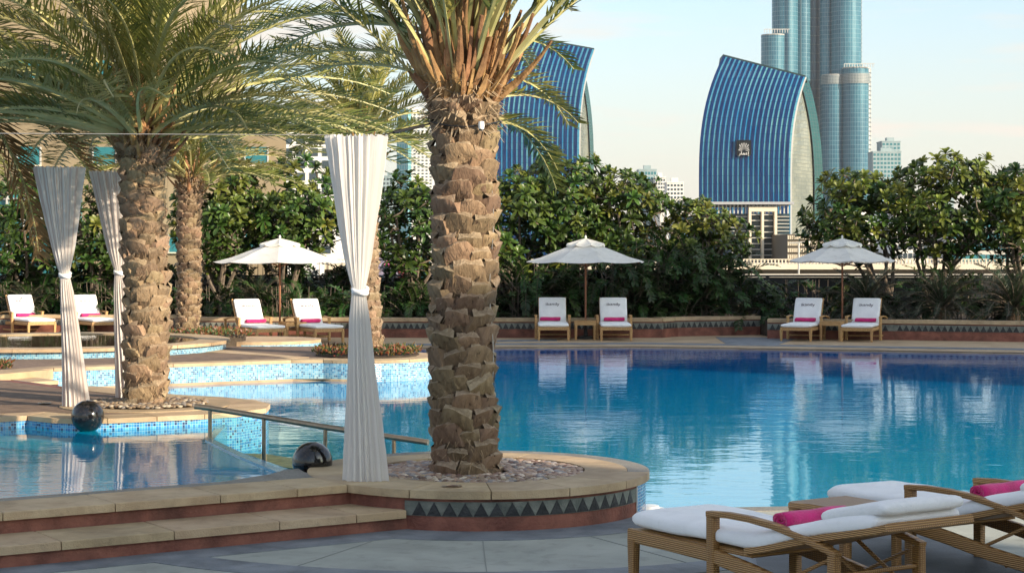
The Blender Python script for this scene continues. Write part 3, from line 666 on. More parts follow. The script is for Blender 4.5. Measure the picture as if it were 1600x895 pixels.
# ------------------------------------------------------------------ palms
def frond_mesh(L=3.2, elev=40, droop=70, n=62, seed=0, mats=None, ll=.46, lw=.026, start=.16, fwd=48, thick=.03, vee=25, sag=.3, curl=0.0, stations=14, bend=1.35):
    r = random.Random(seed); mb = MB()
    pts = []; p = Vector((0,0,0)); dirs = []
    for i in range(stations+1):
        s = i/stations; th = R(elev-droop*s**bend); az = R(curl)*s*s
        d = Vector((math.cos(th)*math.cos(az), math.cos(th)*math.sin(az), math.sin(th)))
        if i: p = p+d*(L/stations)
        pts.append(p.copy()); dirs.append(d)
    mb.m = 1
    mb.tube(pts, [(thick*(1-.88*i/stations)*1.3+.002, thick*(1-.85*i/stations)*.7+.002) for i in range(stations+1)], 4, side=None, cap=False)
    mb.m = 0
    def samp(s):
        f = s*stations; i = min(stations-1, int(f)); k = f-i
        return pts[i].lerp(pts[i+1], k), dirs[i].lerp(dirs[i+1], k).normalized()
    for i in range(n):
        s = start+(1-start)*(i+.5)/n
        base, t = samp(s)
        env = min(1, (s-start)/.16+.35)*(1-.55*max(0, (s-.55)/.45))
        for sd in (-1, 1):
            lat = Vector((-t.y, t.x, 0)); lat = lat.normalized() if lat.length > 1e-3 else Vector((0,1,0))
            up = lat.cross(t)*-1
            if up.z < 0: up = -up
            f = R(fwd*(1-.35*(1-s))+r.uniform(-9,9)); v = R(vee+r.uniform(-22,22))
            d = (t*math.cos(f)+(lat*sd*math.cos(v)+up*math.sin(v))*math.sin(f)).normalized()
            l = ll*env*r.uniform(.82,1.1); wd = lw*r.uniform(.8,1.15)
            wv = t*wd*.5 if abs(d.dot(t)) < .95 else lat*wd*.5
            wv = (wv-d*wv.dot(d)); wv = wv.normalized()*wd*.5
            m1 = base+d*l*.5+Vector((0,0,-sag*l*.10)); e = base+d*l*(1-.1*sag)+Vector((0,0,-sag*l*.42))
            mb.add([base-wv*.6, base+wv*.6, m1+wv, m1-wv, e], [(0,1,2,3),(3,2,4)])
    # terminal leaflet
    return mb.mesh('frond', mats or [M['frond'], M['rachis']])

def boot_mesh(seed, w=.262, h=.19, d=.10, mats=None):
    """cut leaf base: a wedge whose outer face swells up and out to a sawn, greyer top"""
    r = random.Random(seed); cols = 7; rows = 5; vs = []; J = lambda a: r.uniform(-a, a)
    tilt = J(.24)
    for j in range(rows):
        f = j/(rows-1); ww = w*(1.0-.16*f)*.5
        for i in range(cols):
            u = -1+2*i/(cols-1)
            out_ = d*(.05+.95*f**.85)*(1-.42*u*u)+J(.009)
            vs.append(Vector((out_-.01, u*ww+J(.007), -h*.58+h*.72*f+tilt*u*h*.5*f+(.02*(1-u*u))*f+J(.008))))
    nb = len(vs)
    for i in range(cols):      # back top edge
        u = -1+2*i/(cols-1); vs.append(Vector((d*.12+J(.01), u*w*.38, h*.44+tilt*u*h*.5+J(.012))))
    for j in range(rows): vs.append(Vector((-.07, -w*.5, -h*.58+h*.72*j/(rows-1)))); vs.append(Vector((-.07, w*.5, -h*.58+h*.72*j/(rows-1))))
    mb = MB()
    fs = [(j*cols+i, j*cols+i+1, (j+1)*cols+i+1, (j+1)*cols+i) for j in range(rows-1) for i in range(cols-1)]
    b2 = nb+cols
    fs += [(b2+2*j, j*cols, (j+1)*cols, b2+2*(j+1)) for j in range(rows-1)]
    fs += [(j*cols+cols-1, b2+2*j+1, b2+2*(j+1)+1, (j+1)*cols+cols-1) for j in range(rows-1)]
    mb.add(vs, fs); mb.m = 1
    b = (rows-1)*cols
    mb.f += [(b+i, b+i+1, nb+i+1, nb+i) for i in range(cols-1)]; mb.mi += [1]*(cols-1)
    return mb.mesh('leaf_base', mats or [M['boot'], M['boot_top']], True)
boots = [boot_mesh(i) for i in range(9)]
boots_g = [boot_mesh(i+20, mats=[M['bootg'], M['boot_top']]) for i in range(9)]

def stub_mesh(seed, L=.5, w=.085):
    r = random.Random(seed); mb = MB(); pts = []; p = Vector((0,0,0)); th = R(r.uniform(-4,4))
    n = 5; bend_ = r.uniform(.25,.6)
    for i in range(n+1):
        f = i/n; pts.append(Vector((L*f, 0, L*bend_*f*f*.5)))
    mb.tube(pts, [(w*(1.15-.95*i/n), w*.42*(1-.45*i/n)) for i in range(n+1)], 6)
    return mb.mesh('stalk_base', M['stub'])
stubs = [stub_mesh(i, .30+.07*i, .042+.006*(i % 4)) for i in range(8)]

short = [stub_mesh(60+i, .24+.03*i, .075) for i in range(4)]
def make_palm(label, base, h, r0, r1, lean=(0,0), nrow=22, nring=7, boots_=boots, bscale=1.0, crown=None, nstub=46, stub_s=1.0, taper_pts=None, group='date palms around the pools', seed=3, stub_f=.90, stub_e=30):
    t = thing('date_palm', label, 'palm tree', base, 0, group)
    r = random.Random(seed); mb = MB(); pts = []; rr = []
    for i in range(31):
        f = i/30; wob = .02*math.sin(f*7+seed)
        pts.append(Vector((lean[0]*f+wob, lean[1]*f, h*f-.12)))
        rad = (r0+(r1-r0)*f)*(1+.18*max(0, 1-f*7)-.03*math.sin(f*PI)); rr.append(rad*(1+.03*math.sin(i*2.1)))
    mb.tube(pts, rr, 22)
    tr = mb.build('trunk', M['trunk'], t, True)
    def axis(f): k = min(29, int(f*30)); return pts[k].lerp(pts[k+1], f*30-k), r0+(r1-r0)*f
    hh = .92*h
    for j in range(nrow):
        f0 = (j+.35)/nrow*.95
        for i in range(nring):
            f = f0+r.uniform(-.012,.012)+(i/nring)*(.95/nrow)*.9
            if f < .035 or f > .985: continue
            c, rad = axis(f)
            a = 2*PI*(i+.5*(j % 2)+r.uniform(-.1,.1))/nring+seed
            o = put('leaf_base', r.choice(boots_), tr, c+Vector((math.cos(a)*rad*.93, math.sin(a)*rad*.93, 0)),
                    (r.uniform(-.32,.32), r.uniform(-.16,.12)+.35*max(0,(f-.85)/.15), a), bscale*r.uniform(.80,1.22)*(1+.25*max(0,(f-.85)/.15)))
    for k in range(nstub):
        f = stub_f+.18*k/nstub; c = pts[-1]+Vector((0,0,(f-1)*h*1.0)) if f > 1 else axis(f)[0]
        rad = r1*(1.05-.6*max(0, (f-.97)/.09)); a = k*2.39996
        el = stub_e+(86-stub_e)*(k/nstub)**.8+r.uniform(-9,9)
        put('stalk_base', r.choice(stubs), t, c+Vector((math.cos(a)*rad*.8, math.sin(a)*rad*.8, 0)), (r.uniform(-.3,.3), -R(el), a), stub_s*r.uniform(.8,1.25))
    for k in range(int(nstub*.3)):
        f = .915+.075*k/(nstub*.3); c, rad = axis(min(.99, f)); a = k*2.39996+1
        put('stalk_base', r.choice(short), t, c+Vector((math.cos(a)*rad*.8, math.sin(a)*rad*.8, 0)), (r.uniform(-.4,.4), -R(r.uniform(38,66)), a), stub_s*r.uniform(.8,1.2))
    # loose fibre hanging between the leaf bases
    hb_ = MB()
    for k in range(1500):
        f = r.uniform(.0, 1.0)**1.3; c, rad = axis(min(.99, f)); a = r.uniform(0, 2*PI); p = c+Vector((math.cos(a), math.sin(a), 0))*(rad+r.uniform(.0,.065))
        low = f < .14
        q = p+Vector((math.cos(a)*r.uniform(0,.05)-math.sin(a)*r.uniform(-.06,.06), math.sin(a)*r.uniform(0,.05)+math.cos(a)*r.uniform(-.06,.06), r.uniform(-.12,-.02) if low or r.random() < .6 else r.uniform(0,.08)))
        s_ = Vector((-math.sin(a), math.cos(a), 0))*(.0035 if not low else .006)
        hb_.add([p-s_, p+s_, q], [(0,1,2)])
    tag(hb_.build('loose_fibre', M['fibre'], t), kind='stuff')
    # fibre beard round the neck
    fb_ = MB()
    for k in range(520):
        f = r.uniform(.87, 1.0); c, rad = axis(min(.99, f)); a = r.uniform(0, 2*PI); c = c+Vector((0,0,r.uniform(0,.2)))
        p = c+Vector((math.cos(a), math.sin(a), 0))*rad*1.0
        q = p+Vector((math.cos(a+r.uniform(-.5,.5))*.14, math.sin(a+r.uniform(-.5,.5))*.14, r.uniform(-.16,.10)))
        s_ = Vector((-math.sin(a), math.cos(a), r.uniform(-.5,.5)))*.010
        fb_.add([p-s_, p+s_, q+s_*.3, q-s_*.3], [(0,1,2,3)])
    tag(fb_.build('fibre', M['boot_top'], t), kind='stuff')
    top = pts[-1]
    for k in range(crown['n']):
        u = k/crown['n']; cls = min(len(crown['fr'])-1, int(u*len(crown['fr'])))
        a = k*2.39996+crown.get('a0', 0)+r.uniform(-.15,.15)
        me = r.choice(crown['fr'][cls])
        z = crown.get('dz', .25)*(u-.35)
        put('frond', me, t, top+Vector((math.cos(a)*r1*.35*(1-u), math.sin(a)*r1*.35*(1-u), z)), (r.uniform(-.25,.25), 0, a), r.uniform(.85,1.1))
    return t

Y_ = [M['frond_y'], M['rachis']]; D_ = [M['frond_d'], M['rachis']]
def classes(L, n, ll, lw, spec, seed=0, thick=.03, start=.16):
    res = []
    for i, (el, dr, m) in enumerate(spec):
        res.append([frond_mesh(L*random.Random(seed+i*7+j).uniform(.9,1.08), el+6*j-3, dr, n, seed+i*10+j, m if j else (m if m is D_ else [M['frond'], M['rachis']]), ll, lw, curl=(-14, 16)[j % 2], thick=thick, start=start) for j in range(2)])
    return res
spec = [(-22,55,D_), (-4,62,Y_), (12,75,Y_), (28,80,Y_), (42,78,Y_), (56,66,Y_), (70,50,Y_), (82,30,Y_)]
spec2 = [(15,36,Y_), (20,42,Y_), (22,50,Y_), (32,52,Y_), (44,60,Y_), (56,62,Y_), (68,52,Y_), (80,32,Y_)]
big = classes(3.4, 66, .50, .027, spec, 1, .028)
big2 = classes(3.3, 64, .50, .021, spec2, 21, .032)
make_palm('large date palm in the left planter with a full spreading crown, behind the striped curtain', (P2.x, P2.y, .38), 3.05, .21, .21, (-.05,.1), 22, 7, boots_g, .88,
          dict(n=96, fr=big2, a0=.4), 60, 1.0, seed=5)
pal1 = [[f] for f in ()]
front_spec = [(56,34,Y_), (60,36,Y_), (66,36,Y_), (72,34,Y_), (78,26,Y_), (84,18,Y_)]
b1 = classes(3.2, 70, .50, .026, front_spec, 50, .021, start=.30)
p1 = make_palm('massive foreground date palm with cut leaf bases rising from the pebble ring', (C1.x-.10, C1.y-.03, .25), 3.30, .225, .23, (-.04,.0), 24, 7, boots, .92,
          dict(n=74, fr=b1, a0=1.1, dz=.9), 210, 1.0, seed=9, stub_f=.945, stub_e=36)
# lower drooping fronds that stand out to the right and left of the near crown
side_fr = [frond_mesh(1.45+.1*k, 26-7*k, 52+4*k, 46, 500+k, [M['frond'] if k % 2 else M['frond_y'], M['rachis']], .34, .026, curl=10-6*k, thick=.022) for k in range(4)]
for a_, me, z_, s_ in ((28, side_fr[0], .85, .62), (42, side_fr[1], .55, .74), (50, side_fr[2], .28, .78), (38, side_fr[1], .08, .72), (56, side_fr[2], -.10, .80), (60, side_fr[3], -.02, .85), (62, side_fr[0], .42, .8),
    (150, big2[2][1], .3, .62), (165, big2[3][0], .5, .6), (140, big2[1][1], .2, .6), (178, big2[4][1], .75, .62), (200, big2[4][0], .8, .5), (155, big2[4][0], .85, .75), (172, big2[3][1], .7, .8), (190, big2[3][0], .9, .7), (135, big2[3][1], .7, .75), (165, big2[5][0], 1.0, .8), (210, big2[3][1], .9, .6), (148, big2[2][0], .6, .7)):
    put('frond', me, p1, (math.cos(R(a_))*.15, math.sin(R(a_))*.15+.1, 2.95+z_), (0,0,R(a_)), s_*1.0)
mid = classes(2.2, 46, .36, .028, spec2[1:], 80, .026)
make_palm('slim date palm with narrow trunk standing behind the large left palm', (-6.35, 36.2, .35), 3.2, .215, .205, (.1,0), 28, 7, boots_g, .72, dict(n=46, fr=mid, a0=.9), 40, .8, seed=12)
make_palm('date palm in the red-leaved bed behind the middle curtain', (-2.39, 30.9, .28), 3.65, .215, .20, (-.1,0), 30, 7, boots_g, .74, dict(n=42, fr=mid[1:], a0=.2), 44, .75, seed=14)
# a palm just outside the frame on the left, its fronds hang into the picture
lp = make_palm('date palm at the left edge whose yellow fronds hang into view', (-7.3, 21.8, .35), 4.3, .24, .23, (.1,0), 24, 8, boots_g, .84, dict(n=52, fr=big, a0=.1), 40, 1.0, seed=22)

# ------------------------------------------------------------------ frangipani
def rosette_mesh(seed, n=17, L=.285, w=.088, mats=None):
    r = random.Random(seed); mb = MB()
    for k in range(n):
        a = k*2.39996+r.uniform(-.2,.2); el = R(-12+88*(k/n)+r.uniform(-10,10)); l = L*r.uniform(.55,1.15)*(1-.3*k/n); ww = w*r.uniform(.8,1.15)
        d = Vector((math.cos(a)*math.cos(el), math.sin(a)*math.cos(el), math.sin(el))); s_ = Vector((-math.sin(a), math.cos(a), 0)); up = s_.cross(d)
        if up.z < 0: up = -up
        pr = ((.0,.10,0), (.3,.50,.02), (.62,.98,.03), (.88,.80,.0), (1.0,.12,-.04))
        vs = []
        for f, wd, lift in pr:
            c = d*l*(f)+Vector((0,0,lift*l-.07*l*f*f))
            vs += [c-s_*ww*.5*wd+up*ww*.16*wd, c, c+s_*ww*.5*wd+up*ww*.16*wd]
        fs = []
        for i in range(len(pr)-1):
            fs += [(3*i, 3*i+1, 3*i+4, 3*i+3), (3*i+1, 3*i+2, 3*i+5, 3*i+4)]
        mb.add(vs, fs)
    return mb.mesh('leaf_rosette', mats or M['leaf'], True)
ros = [rosette_mesh(i) for i in range(6)]; rosy = [rosette_mesh(i+10, mats=M['leaf_y']) for i in range(5)]
flower = MB()
for k in range(9):
    a = k*2.4; c = Vector((.05*math.cos(a), .05*math.sin(a), .03*(k % 3)))
    for j in range(5):
        b = 2*PI*j/5; d = Vector((math.cos(b), math.sin(b), .5))*.035; s_ = Vector((-math.sin(b), math.cos(b), 0))*.014
        flower.add([c, c+d*.6+s_, c+d, c+d*.6-s_], [(0,1,2,3)])
flower_me = flower.mesh('blossom', M['petal'])
def frangipani(label, x, Y, z, cx, rx, ry, z0, z1, n, seed, yel=.35, nfl=3, gapc=None, rz0=None):
    """limbs fork from one base to rosettes spread in the crown; crown = ellipsoid centred at cx, between heights z0 and z1"""
    t = thing('frangipani_tree', label, 'tree', (x, Y, z), 0, 'frangipani trees behind the loungers'); r = random.Random(seed)
    cz = (z0+z1)/2-z; rz = (z1-z0)/2; tips = []
    k = 0
    while len(tips) < n and k < 6000:
        k += 1
        p = Vector((r.uniform(-1,1), r.uniform(-1,1), r.uniform(-1,1)))
        if p.length > 1 or p.length < .32: continue
        lum = 1+.22*noise.noise(Vector((p.x*2.2+seed, p.y*2, p.z*2.2)))
        q = Vector((cx-x+p.x*rx*lum, p.y*ry, cz+p.z*rz*lum))
        if noise.noise(Vector((q.x*.9+seed*3, q.y*.9, q.z*1.1))) < -.24: continue
        if all((q-o).length > .245 for o in tips): tips.append(q)
    nodes = [Vector((0,0,0))]; mb = MB(); mains = []
    nm = 7
    mb.tube([(0,0,-.1),(.02,0,.15),(.0,0,.35)], [.10,.08,.07], 7)
    hub = Vector((0,0,.35))
    for i in range(nm):
        a = 2*PI*i/nm+r.uniform(-.4,.4); e = Vector((cx-x+rx*.55*math.cos(a), ry*.5*math.sin(a), cz+rz*r.uniform(-.35,.25)))
        pts = [hub]; 
        for f in (.25,.5,.75,1): pts.append(hub.lerp(e, f)+Vector((r.uniform(-.1,.1), r.uniform(-.1,.1), .16*math.sin(f*PI)*-1+r.uniform(-.06,.06))))
        mb.tube(pts, [.055,.048,.04,.034,.028], 6); mains += pts[2:]
    anch = list(mains)
    order = sorted(tips, key=lambda q: min((q-m).length for m in mains))
    for q in order:
        b = min(anch, key=lambda m: (q-m).length+(.6 if m.z > q.z else 0))
        L = (q-b).length; m_ = b.lerp(q, .5)+Vector((r.uniform(-.06,.06), r.uniform(-.06,.06), -.06*L))
        mb.tube([b, m_, q-Vector((0,0,.02))], [.022,.018,.014], 5, cap=False); anch.append(m_); anch.append(q)
    mb.build('trunk', M['limb'], t, True)
    cen = Vector((cx-x, 0, cz))
    for q in tips:
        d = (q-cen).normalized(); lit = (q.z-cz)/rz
        me = r.choice(rosy) if r.random() < yel*.62*(1+lit*.8) else r.choice(ros)  # yellower leaves likelier towards the crown top: sunlight put into the leaf colour
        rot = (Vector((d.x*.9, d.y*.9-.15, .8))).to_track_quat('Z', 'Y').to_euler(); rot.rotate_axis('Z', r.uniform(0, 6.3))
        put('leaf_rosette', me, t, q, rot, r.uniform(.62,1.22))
    for q in r.sample(tips, nfl): put('blossom', flower_me, t, q+Vector((0,-.05,.16)), None, 1.3)
    return t
def X(px, Y): return (px-800)/F*Y
def Z(py, Y): return CH-(py-HY)/F*Y
fr = [ # label, base px, Y, crown px centre, half px, ry, top y, bottom y, n, yel, flowers
 ('dark frangipani at the far left behind the first lounger', 40, 47, 45, 75, 1.2, 262, 440, 90, .15, 2),
 ('frangipani with white blossom between the striped curtain and left palm', 150, 46.5, 165, 70, 1.1, 262, 440, 90, .3, 3),
 ('frangipani directly right of the slim palm, above the left umbrella', 345, 46, 345, 75, 1.2, 238, 420, 120, .5, 2),
 ('tall dense frangipani left of the middle curtain behind the left umbrella', 445, 46.5, 450, 85, 1.3, 246, 405, 130, .45, 3),
 ('dark frangipani between middle curtain and foreground palm', 655, 46, 640, 62, 1.1, 272, 425, 75, .05, 1),
 ('frangipani just right of the foreground palm trunk', 800, 46, 800, 75, 1.2, 262, 440, 110, .35, 3),
 ('tallest frangipani in the middle hedge, above the middle umbrella', 880, 46.5, 880, 80, 1.3, 236, 420, 140, .4, 3),
 ('frangipani with sparse tips standing before the far white blocks', 985, 46.5, 975, 72, 1.2, 262, 420, 100, .5, 1),
 ('low frangipani at the right end of the middle hedge', 1070, 46, 1085, 80, 1.2, 312, 430, 90, .75, 0),
 ('frangipani behind the right umbrella with bare forked limbs', 1390, 46, 1350, 82, 1.2, 268, 395, 105, .75, 1),
 ('broad frangipani at the right with thick crown against the sky', 1450, 45.5, 1480, 88, 1.4, 236, 390, 150, .7, 1),
 ('frangipani at the right edge of the terrace', 1590, 45, 1610, 85, 1.3, 258, 400, 120, .7, 1),
]
for i, (lb, bx, Y, cx, hw, ry, ty, by, n, yl, nf) in enumerate(fr):
    frangipani(lb, X(bx,Y), Y, .36, X(cx,Y), hw/F*Y*(1.22 if i > 8 else 1.08), ry, Z(by+(22 if i > 8 else 8),Y), Z(ty,Y)-.02, min(290, int(n*(2.2 if i > 8 else 2.1))), 40+i, yl, nf)

# ------------------------------------------------------------------ shrubs and cycads
stems = [frond_mesh(1.15, 78-12*i, 70+8*i, 13, 300+i, [M['shrub'], M['limb']], .30, .062, start=.15, fwd=55, thick=.012, vee=18, sag=.6, stations=8) for i in range(5)]
def shrub(label, x, Y, wx, wy, h, n, seed, name='leafy_shrub', me=stems, sc=1.0):
    t = thing(name, label, 'shrub', (x, Y, .34), 0, 'dark shrubs in the far planters'); r = random.Random(seed)
    for k in range(n):
        # stems start at several heights on hidden canes so that the mass fills up to its top
        px_, py_ = r.uniform(-1,1)*wx, r.uniform(-1,1)*wy
        hz_ = h*max(0, (1-(abs(px_)/wx)**3*.6))*r.random()**.7*.85
        a = math.atan2(py_-wy*.4, px_)+r.uniform(-1.2,1.2)
        put('leafy_stem', r.choice(me), t, (px_, py_, max(0,hz_-.35)), (0, r.uniform(-.2,.3), a), sc*r.uniform(.6,1.0))
    mb = MB()
    for k in range(14):
        px_, py_ = r.uniform(-.9,.9)*wx, r.uniform(-.8,.8)*wy
        mb.tube([(px_,py_,-.05),(px_*1.02,py_,h*.45),(px_*1.05,py_,h*.8)], [.016,.012,.006], 5)
    tag(mb.build('canes', M['limb'], t), kind='stuff'); return t
sh = [('low dark shrub behind the far left lounger', -11.8, 45.9, 1.3, .5, 1.1, 70),
      ('dark shrub behind the second lounger from the left', -9.4, 45.8, 1.2, .5, 1.1, 70),
      ('dark shrub under the slim palm crown', -7.2, 45.6, 1.1, .5, 1.0, 60),
      ('dark shrub behind the left umbrella pole', -5.2, 44.6, 1.1, .5, 1.0, 70),
      ('dark shrub behind the middle curtain', -3.2, 44.4, 1.1, .5, 1.0, 70),
      ('dark shrub left of the foreground palm', -1.6, 44.2, .9, .5, 1.05, 70),
      ('dense long-leaved shrub right of the foreground palm', .4, 44.4, 1.1, .6, 1.75, 130),
      ('dense long-leaved shrub under the middle umbrella', 2.2, 44.5, 1.1, .6, 1.9, 150),
      ('tall glossy shrub at the end of the middle hedge', 3.9, 44.9, 1.1, .7, 2.35, 190),
      ('rounded dark shrub beside the black panels', 5.1, 45.2, .95, .6, 1.75, 130),
      ('low bushy shrub right of the black panels', 7.2, 44.8, .9, .5, 1.2, 70),
      ('dark shrub filling between the cycads', 10.6, 43.8, 1.5, .5, 1.45, 120),
      ('dark shrub at the right edge behind the wall', 13.2, 42.6, 1.5, .5, 1.5, 90)]
for i, (lb, x, Y, wx, wy, h, n) in enumerate(sh): shrub(lb, x, Y, wx, wy, h, n, 70+i)
for i in range(11):
    x_ = -13+i*1.62
    shrub('tall dark shrub in the back row, '+['behind the first lounger','left of the leftmost curtain','between the left curtains','behind the left palm trunk','right of the slim palm','behind the left umbrella','right of the left umbrella','behind the middle curtain','beside the foreground palm','right of the foreground palm','left of the middle umbrella'][i], x_, 47.3, 1.15, .4, 1.75+.25*math.sin(i*1.9), 85, 170+i, 'tall_shrub', stems, 1.15)
cyf = [frond_mesh(1.25, 80-14*i, 62+8*i, 44, 400+i, [M['cycad'], M['limb']], .17, .014, start=.1, fwd=62, thick=.012, vee=22, sag=.15, stations=9) for i in range(6)]
for i, (x, Y, s_, lb) in enumerate(((8.3, 43.4, 1.0, 'spiky cycad behind the right umbrella pole'), (9.9, 42.7, 1.05, 'spiky cycad right of the last lounger'), (11.4, 42.2, 1.15, 'large arching cycad at the right edge of the frame'), (-6.1, 44.7, .8, 'small cycad beside the slim palm behind the left umbrella'), (-11.9, 45.5, .6, 'small cycad behind the first lounger'))):
    t = thing('cycad', lb, 'cycad', (x, Y, .36), 0, 'cycads in the far planters'); r = random.Random(i)
    MB().lathe([(.0,-.05),(.16,0),(.17,.2),(.09,.32),(0,.34)], 14).build('trunk', M['trunk'], t, True)
    for k in range(58):
        u = k/58; me = cyf[min(5, int((1-u)*6))]
        put('frond', me, t, (0,0,.28), (r.uniform(-.2,.2), 0, k*2.39996), s_*r.uniform(.85,1.1))

# red ground cover
def cover(label, c, r0, n, z, seed, r_in=0):
    mb = MB(); r = random.Random(seed)
    for k in range(n):
        a = r.uniform(0, 2*PI); q = r0*math.sqrt(r.uniform((r_in/r0)**2, 1)); p = Vector((c[0]+q*math.cos(a), c[1]+q*math.sin(a), z+r.uniform(0,.10)))
        d = Vector((r.uniform(-1,1), r.uniform(-1,1), r.uniform(.2,1.2))).normalized()*r.uniform(.05,.10); s_ = d.orthogonal().normalized()*.016
        mb.m = 0 if r.random() < .6 else 1
        mb.add([p, p+d*.5+s_, p+d, p+d*.5-s_], [(0,1,2,3)])
    return tag(mb.build('red_groundcover', [M['redleaf'], M['shrub']]), label, 'ground cover', kind='stuff')
cover('red and green leaves covering the bed under the palm behind the middle curtain', (-2.4,30.85), .9, 2200, .32, 1)
cover('red leaves in the bed at the foot of the slim palm', (-6.0,36.0), .95, 1200, .38, 2)
cover('small clump of red leaves at the left edge of the terrace', (-7.7,27.3), .35, 400, .30, 3)

# ------------------------------------------------------------------ curtains and wire
def curtain(label, base, top, m, seed, w0=.23, w1=.175, knot=.555, name='tied_curtain'):
    t = thing(name, label, 'curtain', base, 0, 'tied curtains around the pools'); r = random.Random(seed)
    H = top[2]-base[2]; ex = Vector((top[0]-base[0], top[1]-base[1], 0)); npl = 17; nu = npl*9; nv = 54
    ph = [r.uniform(-.9,.9) for _ in range(npl)]; am = [r.uniform(.35,1.55) for _ in range(npl+1)]
    vs = []; uv = []
    for j in range(nv+1):
        f = j/nv
        if f < knot: k = f/knot; R_ = .048+(w1-.048)*(1-k)**.92; amp = .20
        else: k = (f-knot)/(1-knot); R_ = .048+(w0-.048)*(k**.82); amp = .13+.04*k
        amp *= min(1, abs(f-knot)*9+.25)
        for i in range(nu+1):
            a = 2*PI*i/nu; pp = i/nu*npl
            am_ = am[int(pp) % npl]; wv = (1-abs(math.sin(PI*pp+.25*noise.noise(Vector((pp*.4, f*2.2, seed+5))))))*am_*1.7-.7+.35*math.sin(4*PI*pp+f*2+seed)+.55*noise.noise(Vector((pp*.7, f*3.5, seed)))+.25*noise.noise(Vector((pp*3, f*14, seed)))
            rr_ = R_*(1+amp*wv); lip = .012*math.sin(2*PI*pp*2) if j == nv else 0
            q = Vector((math.cos(a)*rr_, math.sin(a)*rr_*.62, H*f+lip))+ex*f+Vector((.012*math.sin(f*5+seed), 0, 0))
            vs.append(q)
    fs = []; uvs = []
    for j in range(nv):
        for i in range(nu):
            fs.append((j*(nu+1)+i, j*(nu+1)+i+1, (j+1)*(nu+1)+i+1, (j+1)*(nu+1)+i))
            uvs.append([(i/nu, j/nv), ((i+1)/nu, j/nv), ((i+1)/nu, (j+1)/nv), (i/nu, (j+1)/nv)])
    MB().add(vs, fs, uvs).build('drape', m, t, True)
    kz = H*knot; kc = ex*knot
    MB().tube([(kc.x+.056*math.cos(a_), kc.y+.042*math.sin(a_), kz+.02*math.sin(a_*1.0)) for a_ in [2*PI*i/20 for i in range(21)]], .016, 8).build('tie', M['cushion'], t, True)
    MB().tube([(kc.x+.056*math.cos(a_), kc.y+.042*math.sin(a_), kz-.03+.01*math.sin(a_*2.0)) for a_ in [2*PI*i/20 for i in range(21)]], .013, 8).build('tie', M['cushion'], t, True)
    MB().tube([(0,0,0),(ex.x,ex.y,H-.03)], .014, 8).build('pole', M['steel'], t)
    return t
def cur(bx, by, Y, zb, tx, label, m, seed, **k):
    curtain(label, (X(bx,Y), Y, zb), (X(tx,Y), Y, 2.95), m, seed, **k)
cur(116, 633, 20.0, .38, 90, 'striped curtain tied at the waist beside the left palm, leftmost of the three curtains', M['drape'], 1, w0=.235, w1=.118)
cur(570, 750, 14.3, .30, 557, 'tall plain white curtain tied at the waist on the near planter rim', M['drape_plain'], 2, w0=.208, w1=.134, knot=.555)
cur(206, 600, 21.2, .38, 172, 'striped curtain partly hidden behind the left palm trunk', M['drape'], 3, w0=.22, w1=.14, knot=.56)
wr = thing('steel_wire', 'thin steel wire strung across the view to the curtains and foreground palm', 'wire')
MB().tube([(-6.6,13.9,2.985),(-4,14.05,2.955),(-1.3,14.28,2.955)], .0032, 5).build('cable', M['wire'], wr)
MB().tube([(-1.05,14.3,2.95),(-.85,14.5,3.0),(-.62,14.8,3.09)], .005, 5).build('cable', M['black'], wr)
MB().tube([(-.92,14.42,2.985),(-.70,14.7,3.055)], .013, 6).build('turnbuckle', M['black'], wr)
MB().tube([(C1.x-.11+.30*math.cos(a_), C1.y+.30*math.sin(a_), 3.08+.03*math.cos(a_*2)) for a_ in [2*PI*i/24 for i in range(25)]], .006, 5).build('loop', M['black'], wr)
tl_ = thing('trunk_spotlight', 'small white spotlight strapped to the foreground palm trunk', 'spotlight', (X(752,14.72), 14.72, Z(196,14.72)))
MB().lathe([(0,-.03),(.022,-.03),(.026,.0),(.022,.03),(0,.032)], 14).build('housing', M['white'], tl_, True)
MB().lathe([(.0,-.046),(.02,-.044),(.018,-.03)], 14).build('lens', M['black'], tl_, True)
wcab = []
for i in range(24):
    f = i/23; wcab.append((X(768+3*math.sin(f*9),14.88), 14.88, Z(290+310*f,14.88)))
tag(MB().tube(wcab, .0045, 5).build('white_cable', M['wire'], None, True), 'thin pale cable running down the right side of the foreground palm trunk', 'cable')

# ------------------------------------------------------------------ loungers
prof8 = [(math.cos(a_)*1.08 if abs(math.cos(a_)) < .9 else math.copysign(1, math.cos(a_)), 0) for a_ in ()]
def rprof(n=12, e=.35):
    o = []
    for j in range(n):
        a_ = 2*PI*(j+.5)/n; c_, s_ = math.cos(a_), math.sin(a_); o.append((math.copysign(abs(c_)**e, c_), math.copysign(abs(s_)**e, s_)))
    return o
RP = rprof(12, .28); RC_ = rprof(16, .42)
def bar(pts, w_, h_, name, m, parent): return MB().tube(pts, [(w_/2, h_/2)]*len(pts), 12, prof=RP, side=(0,1,0)).build(name, m, parent, True)
def barv(x, y, z0, z1, a_, b_, name, m, parent, a2=None, b2=None):
    mb = MB(); a2 = a2 or a_; b2 = b2 or b_
    P = lambda w_, d_, z: [(x+u*d_/2, y+v*w_/2, z) for u, v in RP]
    vs = P(b_, a_, z0)+P(b2, a2, z1); n = 12
    mb.add(vs, [(i, (i+1) % n, n+(i+1) % n, n+i) for i in range(n)]+[tuple(range(n-1,-1,-1)), tuple(range(n, 2*n))])
    return mb.build(name, m, parent, True)
